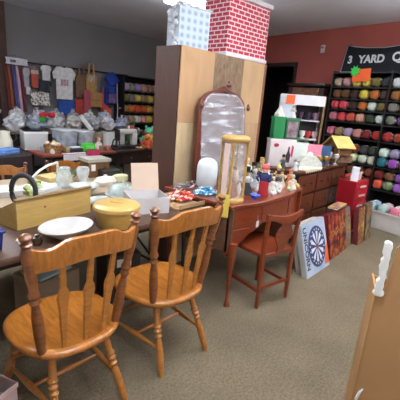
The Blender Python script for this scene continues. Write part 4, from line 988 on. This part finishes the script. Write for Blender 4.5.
    # filler skeins below keep the top ones supported
MB().box((.35,.135,.11), (.66,.24,.18)).build('inner_liner', plain((150,120,90)), bint, smooth=False)
# ------------------------------------------------------------------ dark cabinet by the doorway
t = thing('dark_cabinet', 'dark wooden cabinet with carved frieze standing by the doorway', 'cabinet', RW(3.66,.42,0), AN); t.scale = (1,1,.95)
DC = wood((58,36,30), .45, .3)
MB().box((.35,.20,.98), (.68,.38,1.94)).build('carcass', DC, t, smooth=False)
MB().box((.35,.19,2.0), (.74,.42,.05), bev=.01).build('cornice', DC, t)
MB().box((.36,-.004,1.88), (.50,.02,.13)).build('carved_frieze', mat((120,78,48), .5, .3, 30, 0, .6, 0, 'voronoi', (70,44,30)), t, smooth=False)
for x in (.18,.52): 
    d = MB().box((x,-.004,1.0), (.32,.02,1.55)).build('door', DC, t, bevel=.004); MB().ball((x+(.12 if x < .3 else -.12),-.024,1.0), .014, 1).build('knob', metal((150,120,70)), d)

# ------------------------------------------------------------------ goods on dresser
ZD = .86
# hutch
t = thing('display_hutch', 'white display cabinet with wooden right edge and shelves of china on the dresser', 'cabinet', (4.16,2.11,ZD), math.radians(-56))
HW, HD, HHt = .52, .20, .81; WH = plain((222,222,226), .5)
MB().box((0,HD/2-.004,HHt/2), (HW-.03,.008,HHt-.03)).build('back_panel', plain((206,204,206)), t, smooth=False)
MB().box((-HW/2+.008,0,HHt/2), (.016,HD,HHt)).build('side_panel', WH, t, smooth=False)
MB().box((HW/2-.012,0,HHt/2), (.024,HD,HHt)).build('side_panel', wood((130,98,62), .5, .2), t, smooth=False)
for z in (.008,HHt-.008): MB().box((0,0,z), (HW-.04,HD-.01,.016)).build('shelf', WH, t, smooth=False)
MB().box((0,-HD/2-.002,HHt-.06), (HW-.02,.008,.11)).build('header_panel', WH, t, smooth=False)
MB().box((-.165,-HD/2-.004,HHt/2-.05), (.17,.012,HHt-.10)).build('closed_door', mat((206,212,222), .4, .06), t, smooth=False)
for z in (.30,.52): MB().box((.085,0,z), (HW-.25,HD-.02,.012)).build('shelf', WH, t, smooth=False)
MB().box((.085,.085,.44), (HW-.25,.006,.70)).build('dark_sheet', mat((58,52,60), .6, .1), t, smooth=False)  # dark sheet behind the open shelves, ahead of the paler back panel
Hm = Matrix.Translation((4.16,2.11,ZD)) @ Matrix.Rotation(math.radians(-56), 4, 'Z')
hz = [(.0,.526,'plum glass bowl'),(.09,.526,'dark purple teacup'),(.18,.526,'mauve teacup'),(-.03,.306,'green glass cup'),(.05,.306,'white china cup'),(.12,.306,'red-rimmed china cup'),(.20,.306,'pale pink china cup'),(.0,.016,'white vase'),(.10,.016,'grey vase'),(.19,.016,'cream vase')]
hc = [(84,60,78),(58,44,66),(150,116,140),(100,130,100),(226,226,222),(190,70,64),(222,190,190),(224,222,216),(160,162,160),(216,206,184)]
for (x, z, nm), c in zip(hz, hc):
    p = Hm @ Vector((x, -.01, z)); s = 1.0 if z > .1 else 1.5
    t2 = thing('cup' if z > .1 else 'vase', '%s on the %s shelf of the white display cabinet' % (nm, 'upper' if z > .5 else ('middle' if z > .2 else 'bottom')), 'cup' if z > .1 else 'vase', p, 0, 'china in the display cabinet')
    MB().lathe([(0,0),(.022*s,0),(.018*s,.015*s),(.036*s,.045*s),(.034*s,.09*s),(.028*s,.09*s),(.026*s,.03*s),(0,.02*s)], n=16).build('bowl_body', plain(c, .3), t2)
    MB().lathe([(0,0),(.04*s,0),(.045*s,.006),(0,.006)], n=16).build('saucer', plain(tuple(min(255,v+25) for v in c), .3), t2)
p = Hm @ Vector((-.15, -.118, HHt-.06))
t = thing('price_sticker', 'orange square price sticker on the white display cabinet', 'sticker', p, math.radians(-52)); MB().box((0,0,0), (.10,.004,.10)).build('sticker', mat((250,106,50), .6, .03), t, smooth=False)
# boxes of gifts
t = carton('white gift carton with red emblem and bottle picture, left on the dresser top', 3.70,2.06,ZD,.30,.12,.31,(222,214,212), math.radians(-38))
MB().ball((-.08,-.062,.24), (.032,.003,.022), 2).build('red_emblem', plain((150,36,60)), t)
MB().prism([(.03,.02),(.075,.02),(.08,.10),(.062,.15),(.060,.20),(.048,.20),(.044,.15),(.025,.10)], .004, Matrix.Translation((.02,-.063,.03))).build('bottle_picture', plain((60,40,60)), t)
MB().prism([(.10,.10),(.125,.08),(.13,.20),(.11,.22)], .004, Matrix.Translation((.0,-.063,.03))).build('rose_picture', plain((206,60,90)), t)
t = carton('emerald green box stacked on the white gift carton', 3.645,2.10,ZD+.31,.13,.10,.24,(30,132,72), math.radians(-38))
t = carton('green photo-printed box beside the emerald one, on the white gift carton', 3.765,2.00,ZD+.31,.15,.09,.235,(62,112,76), math.radians(-38))
MB().box((0,-.047,.11), (.11,.004,.17)).build('photo_print', mat((180,150,160), .5, .3, 14, c2=(84,70,80)), t, smooth=False)
t = thing('tissue_bundle', 'white crumpled tissue ornament on top of the emerald box', 'ornament', (3.645,2.10,ZD+.552))
MB().lathe([(0,0),(.06,0),(.055,.03),(.03,.07),(.008,.11),(0,.115)], n=7).build('tissue_sheet', mat((222,222,212), .8, .1, 20), t, smooth=False)
t = figurine('white and grey snow figurine on top of the photo-printed box', 3.765,2.00,ZD+.547,.15,(220,220,216),(206,206,200),(140,150,140),'figurines on the dresser', hatk='round')
# pink box, blue book etc
t = carton('pink box with white round label in front of the display cabinet', 4.10,1.86,ZD,.20,.07,.26,(232,140,160), math.radians(-48))
MB().ball((-.03,-.037,.13), (.04,.003,.045), 2).build('white_label', plain((240,232,232)), t)
t = thing('book', 'teal-blue book standing right of the pink box', 'book', (4.33,1.80,ZD), math.radians(-48))
MB().box((0,0,.12), (.13,.035,.24)).build('cover', mat((50,96,140), .5, .1), t, smooth=False); MB().box((.002,0,.12), (.13,.026,.232)).build('pages', plain((230,224,210)), t, smooth=False)
t = carton('tall narrow white and mint carton between the gift carton and the pink box', 3.92,1.93,ZD,.15,.08,.28,(214,222,212), math.radians(-42))
t = thing('green_garland', 'dark green glassy garland draped along the bottle boxes', 'garland', (4.02,1.99,ZD+.262))
t.location = (3.92,1.93,ZD+.281)
MB().tube([(-.07,.05,.02),(-.03,.02,.024),(.03,-.02,.022),(.07,-.05,.02)], .018, 8).build('garland_strand', mat((70,116,92), .5, .3, 30), t)
# white lace house
t = thing('lace_cover', 'white lace-covered sloping box in the middle of the dresser top', 'box', (3.86,1.78,ZD), math.radians(-30))
MB().prism([(-.15,0),(.15,0),(.15,.07),(.06,.15),(-.08,.15),(-.15,.09)], .12).build('box_body', mat((214,216,204), .8, .12, 40), t, bevel=.004)
MB().box((0,-.062,.02), (.31,.004,.03)).build('lace_edge', plain((236,234,224)), t)
t = thing('doily', 'cream lace doily hanging over the front edge of the dresser top', 'doily', (3.72,1.72,ZD), 0)
MB().box((.14,.06,.003), (.40,.14,.006)).build('lace', mat((226,218,190), .9, .15, 50), t, smooth=False)
mb = MB(); mb.prism([(x*.04-.06, 0) if 0 else (0,0) for x in ()] or [(-.06,.004)]+[(-.06+i*.025, -.03 if i%2 else -.012) for i in range(17)]+[(.34,.004)], .004, Matrix.Translation((0,-.024,.002))); mb.build('scalloped_edge', mat((226,218,190), .9, .15, 50), t, smooth=False)
items = [('gold glass goblet at the right of the lace box',4.10,1.76,.13,(190,160,80)),('clear crystal goblet on the dresser beside the gold goblet',4.20,1.82,.15,(206,210,206)),('brass bell ornament on the dresser front edge',4.26,1.74,.12,(176,140,64)),
 ('silver glass goblet in front of the little wooden house',4.42,1.78,.17,(196,200,204)),('amber glass goblet beside the silver one',4.50,1.88,.15,(170,120,50)),('white china goblet near the dresser right end',4.56,1.74,.13,(224,222,214)),('bronze goblet near the dresser right end',4.64,1.75,.12,(130,96,56)),
 ('pale gold goblet between crystal and brass',4.32,1.90,.14,(206,190,130))]
for lb, x, y, h, c in items:
    t = thing('goblet', lb, 'goblet', (x,y,ZD), 0, 'goblets on the dresser')
    MB().lathe([(0,0),(.03,0),(.032,.006),(.008,.02),(.008,h*.4),(.014,h*.45),(.036,h*.62),(.042,h*.85),(.036,h),(.032,h),(.036,h*.85),(.01,h*.5),(0,h*.5)], n=16).build('stem', mat(c, .2, .15, 40, .5, .3), t)
    MB().ball((0,0,h*.9), (.030,.030,.022), 2, .4, 8, x*9).build('flower_filling', mat(tuple(min(255,v+20) for v in c), .5, .3, 40), t)
# figurines left of dresser top
figurine('silver and white winged figurine at the left front of the dresser', 3.60,1.80,ZD,.14,(196,200,202),(226,228,228),(170,176,180),'figurines on the dresser',hatk='round')
figurine('dark green coated small figurine at the dresser left corner', 3.56,1.93,ZD,.16,(70,80,70),(110,116,110),(50,56,52),'figurines on the dresser',hatk='tall')
# wooden house
t = thing('wooden_house', 'small wooden chalet ornament with pale yellow roof at the right end of the dresser', 'ornament', (4.84,1.84,ZD+.01), math.radians(-35))
carton_m = mat((120,92,70), .7, .1)
MB().box((0,0,.045), (.32,.22,.09)).build('base_block', carton_m, t, smooth=False)
LG = mat((176,128,72), .6, .25, 14, 0, .4, 0, 'wave', None, (0,0,1))
MB().prism([(-.15,.10),(.15,.10),(.15,.20),(0,.31),(-.15,.20)], .20, Matrix.Rotation(PI/2,4,'Z')).build('log_walls', LG, t, smooth=False)
RY = mat((226,200,116), .7, .08)
for s_ in (-1,1):
    MB().box((0,s_*.092,.262), (.27,.235,.012), rx=-s_*math.radians(36)).build('roof_slope', RY, t, smooth=False)
MB().box((-.102,-.04,.16), (.006,.06,.07)).build('window', plain((70,50,40)), t); MB().box((-.102,.05,.145), (.006,.05,.09)).build('door', plain((110,64,36)), t)
MB().box((.02,-.152,.15), (.16,.006,.05)).build('balcony', wood((120,80,46), .5, .1), t)
# ------------------------------------------------------------------ red cabinet + games in front of dresser
t = thing('red_drawer_unit', 'glossy red small drawer cabinet with white labels in front of the dresser end', 'drawer unit', (4.56,1.47,0), math.radians(-10))
RDM = mat((168,26,40), .35, .08, coat=.4)
MB().box((0,0,.36), (.28,.24,.72)).build('carcass', RDM, t, bevel=.006)
for z in (.10,.26,.42,.55,.66):
    d = MB().box((0,-.124,z), (.25,.012,.10 if z > .5 else .13)).build('drawer', mat((178,30,44), .35, .08, coat=.4), t, bevel=.003)
    MB().box((0,-.132,z), (.14,.006,.025)).build('label_plate', plain((216,190,190)), d)
t = thing('paper_bag', 'white crumpled paper bag on the red drawer cabinet', 'bag', (4.50,1.45,.72), .3)
mb = MB().box((0,0,.08), (.13,.08,.16)); bmesh.ops.subdivide_edges(mb.bm, edges=mb.bm.edges[:], cuts=3, use_grid_fill=True)
for v in mb.bm.verts: v.co += Vector((noise.noise(v.co*22), noise.noise(v.co*22+Vector((5,0,0))), 0))*.012
mb.build('paper', plain((222,226,234), .8), t, smooth=False)
t = carton('pinkish white small box beside the paper bag on the red drawer cabinet', 4.62,1.47,.72,.08,.10,.10,(216,180,176))
# games: leaning boxes
def lean_box(label, x, y, w, h, th, ang, front, side, rz=0, name='game_box', extra=None, cat='box'):
    t = thing(name, label, cat, (x,y,0), rz)
    a = math.radians(-ang)
    e = bpy.data.objects
    M = Matrix.Rotation(a, 4, 'X')
    def put(o): o.matrix_local = M; return o
    put(MB().box((w/2,th/2+.003,h/2), (w,th-.006,h)).build('box_body', side, t, smooth=False))
    put(MB().box((w/2,.001,h/2), (w-.004,.006,h-.004)).build('printed_front', front, t, smooth=False))
    return t, put
t, put = lean_box('pale blue-grey dartboard box leaning against the desk', 2.97,1.20,.50,.50,.055,17, mat((150,172,196), .5, .12, 5, c2=(190,200,210)), mat((190,188,180), .6, .1))
cx, cz = .270, .25
def disc(r0, r1, y, m, nm, a0=0, a1=2*PI, n=40, T=.003):
    mb = MB(); P_ = []
    k = max(3, int(n*(a1-a0)/(2*PI)))
    outer = [(cx+r1*math.cos(a0+(a1-a0)*i/k), cz+r1*math.sin(a0+(a1-a0)*i/k)) for i in range(k+1)]
    inner = [(cx+r0*math.cos(a0+(a1-a0)*i/k), cz+r0*math.sin(a0+(a1-a0)*i/k)) for i in range(k, -1, -1)] if r0 > 0 else [(cx,cz)]
    mb.prism(outer+inner, T, Matrix.Translation((0,y,0))); return mb
NV = plain((40,62,112)); WB = plain((226,230,236))
mb = MB(); mb.prism([(cx+0.178*math.cos(i*PI/24), cz+.20*math.sin(i*PI/24)) for i in range(48)], .003, Matrix.Translation((0,-.004,0))); put(mb.build('dartboard_picture', NV, t, smooth=False))
mb = MB()
for i in range(10):
    a0 = i*PI/5; pts = [(cx+.022*math.cos(a0+.15), cz+.025*math.sin(a0+.15))] + [(cx+.128*math.cos(a0+k*PI/40), cz+.148*math.sin(a0+k*PI/40)) for k in range(5)]
    mb.prism(pts, .003, Matrix.Translation((0,-.0065,0)))
o = mb.build('dartboard_segments', WB, t, smooth=False); put(o)
mb = MB()
for i in range(20):
    a0 = (i+.5)*PI/10; mb.box((cx+.147*math.cos(a0), -.0065, cz+.169*math.sin(a0)), (.012,.003,.014))
put(mb.build('dartboard_numbers', WB, t, smooth=False))
MB_ = MB().prism([(cx+.02*math.cos(i*PI/8), cz+.023*math.sin(i*PI/8)) for i in range(16)], .003, Matrix.Translation((0,-.009,0))); put(MB_.build('bullseye', plain((160,60,60)), t, smooth=False))
put(MB().prism([(.40,.04),(.495,.03),(.495,.24),(.43,.18)], .003, Matrix.Translation((0,-.0035,0))).build('orange_corner', plain((226,110,66)), t, smooth=False))
o = text('UNICORN', .088, plain((44,52,66)), t, (0,0,0), (0,0,0), bold=.002)
o.matrix_local = Matrix.Rotation(math.radians(-17),4,'X') @ Matrix.Translation((.052,-.0035,.27)) @ Matrix.Rotation(PI/2,4,'Y') @ Matrix.Rotation(PI/2,4,'X') @ Matrix.Rotation(0,4,'Z')
def art(a, b, s):
    m = mat(a, .45, .3, s, 0, 0, .2, 'noise', b, (1,1,.8)); r = [n for n in m.node_tree.nodes if n.type == 'VALTORGB'][0].color_ramp
    if len(r.elements) == 2:
        r.elements[0].position = .38; r.elements[1].position = .52
        e = r.elements.new(.60); e.color = lin((176,132,62)); e = r.elements.new(.66); e.color = lin((40,28,34)); e = r.elements.new(.75); e.color = lin((130,50,44))
    return m
lean_box('grey board-game box tucked behind the dartboard box', 3.02,1.30,.46,.47,.04,15, plain((206,200,186)), plain((190,184,170)))
lean_box('dark red game box with orange and black artwork right of the dartboard', 3.58,1.24,.26,.48,.07,12, art((150,34,36),(44,20,24),12), mat((128,28,30), .5, .1))
lean_box('game box with flame orange artwork next to the dark red one', 3.87,1.25,.20,.47,.07,12, art((150,62,36),(60,24,26),11), mat((120,40,30), .5, .1))
lean_box('slate grey and yellow game box in the row before the dresser', 4.09,1.27,.18,.46,.06,12, art((96,104,120),(170,140,60),9), mat((80,84,98), .5, .1))
lean_box('maroon game box with gold artwork near the red cabinet', 4.29,1.20,.20,.44,.06,8, art((120,44,50),(196,160,70),9), mat((104,34,40), .5, .1))
lean_box('olive brown game box at the right end of the row', 4.52,1.20,.20,.46,.06,6, art((120,108,76),(50,36,34),9), mat((96,84,60), .5, .1))
t = thing('magazine', 'purple and yellow magazine lying across the tops of the game boxes', 'magazine', (3.96,1.40,.487), math.radians(4))
MB().box((0,0,.008), (.34,.10,.012)).build('pages', plain((226,220,200)), t); MB().box((0,0,.016), (.345,.105,.004)).build('cover', mat((226,190,60), .4, .2, 8, c2=(120,50,120)), t)

# ------------------------------------------------------------------ foreground cardboard carton at right, and left corner
KB = mat((178,134,88), .8, .08, 3, 0, .03)
t = thing('cardboard_carton', 'large open cardboard carton standing on the floor at the right foreground', 'carton', (1.41,.29,0), math.radians(-72))
Wc, Dc_ = .55, .30
MB().prism([(0,0),(Wc,0),(Wc,1.09),(.05,1.065),(.03,1.04),(.02,.86),(0,.84)], .008).build('front_panel', KB, t, smooth=False)
MB().prism([(0,0),(Dc_,0),(Dc_,.80),(.02,.84),(0,.84)], .008, Matrix.Translation((-.002,0,0)) @ Matrix.Rotation(PI/2,4,'Z')).build('side_panel', mat((188,144,92), .8, .08, 3), t, smooth=False)
MB().box((Wc,Dc_/2,.4), (.008,Dc_,.78)).build('side_panel', KB, t, smooth=False)
MB().box((Wc/2,Dc_,.4), (Wc,.008,.78)).build('back_panel', KB, t, smooth=False)
FM = mat((226,226,220), .8, .05, 20)
fb = MB(); prs = [(-.016+.002*math.sin(k*2.9)+(.006 if k in (5,6,11) else 0), .845+k*.0142) for k in range(16)]; prr = [(.011+.0015*math.sin(k*2.3+1), .845+k*.0142) for k in range(16)]
fb.prism([(x+.002,z) for x, z in prs]+[(-.003,1.064)]+[(x+.002,z) for x, z in reversed(prr)], .028, Matrix.Translation((0,-.014,0))); fb.build('foam_edge', FM, t, bevel=.004)
MB().tube([(.012,-.008,.33),(.010,-.012,.37),(.016,-.014,.40),(.026,-.012,.42)], [.004,.006,.006,.003], 6).build('torn_tape', FM, t)
MB().ball((.004,-.008,.852), (.022,.016,.012), 2, .4).build('torn_foam', FM, t)
mb = MB(); mb.tube([(.052,-.012,1.05),(.06,-.012,1.075),(.058,-.012,1.09)], .006, 6); mb.build('torn_foam', FM, t)
# left-edge cartons
t = thing('kraft_carton', 'small tan carton at the left photo edge beside the first chair', 'carton', (.255,1.345,0), math.radians(-14))
MB().box((0,0,.26), (.26,.24,.52)).build('box_body', mat((72,48,42), .7, .1), t, smooth=False)
MB().box((.0,0,.575), (.28,.22,.11), bev=.004).build('lid', mat((196,160,124), .7, .08), t)

t = carton('small white and pink carton on the floor by the left chair legs', .45,1.60,0,.16,.14,.12,(226,196,190), math.radians(20))
# ------------------------------------------------------------------ world + view
w = bpy.data.worlds.new('world'); S.world = w; w.use_nodes = True
w.node_tree.nodes['Background'].inputs[0].default_value = (.5,.5,.5,1); w.node_tree.nodes['Background'].inputs[1].default_value = .3
vs = S.view_settings; vs.view_transform = 'Standard'; vs.look = 'None'; vs.gamma = 1; vs.use_curve_mapping = False; vs.exposure = 1.36
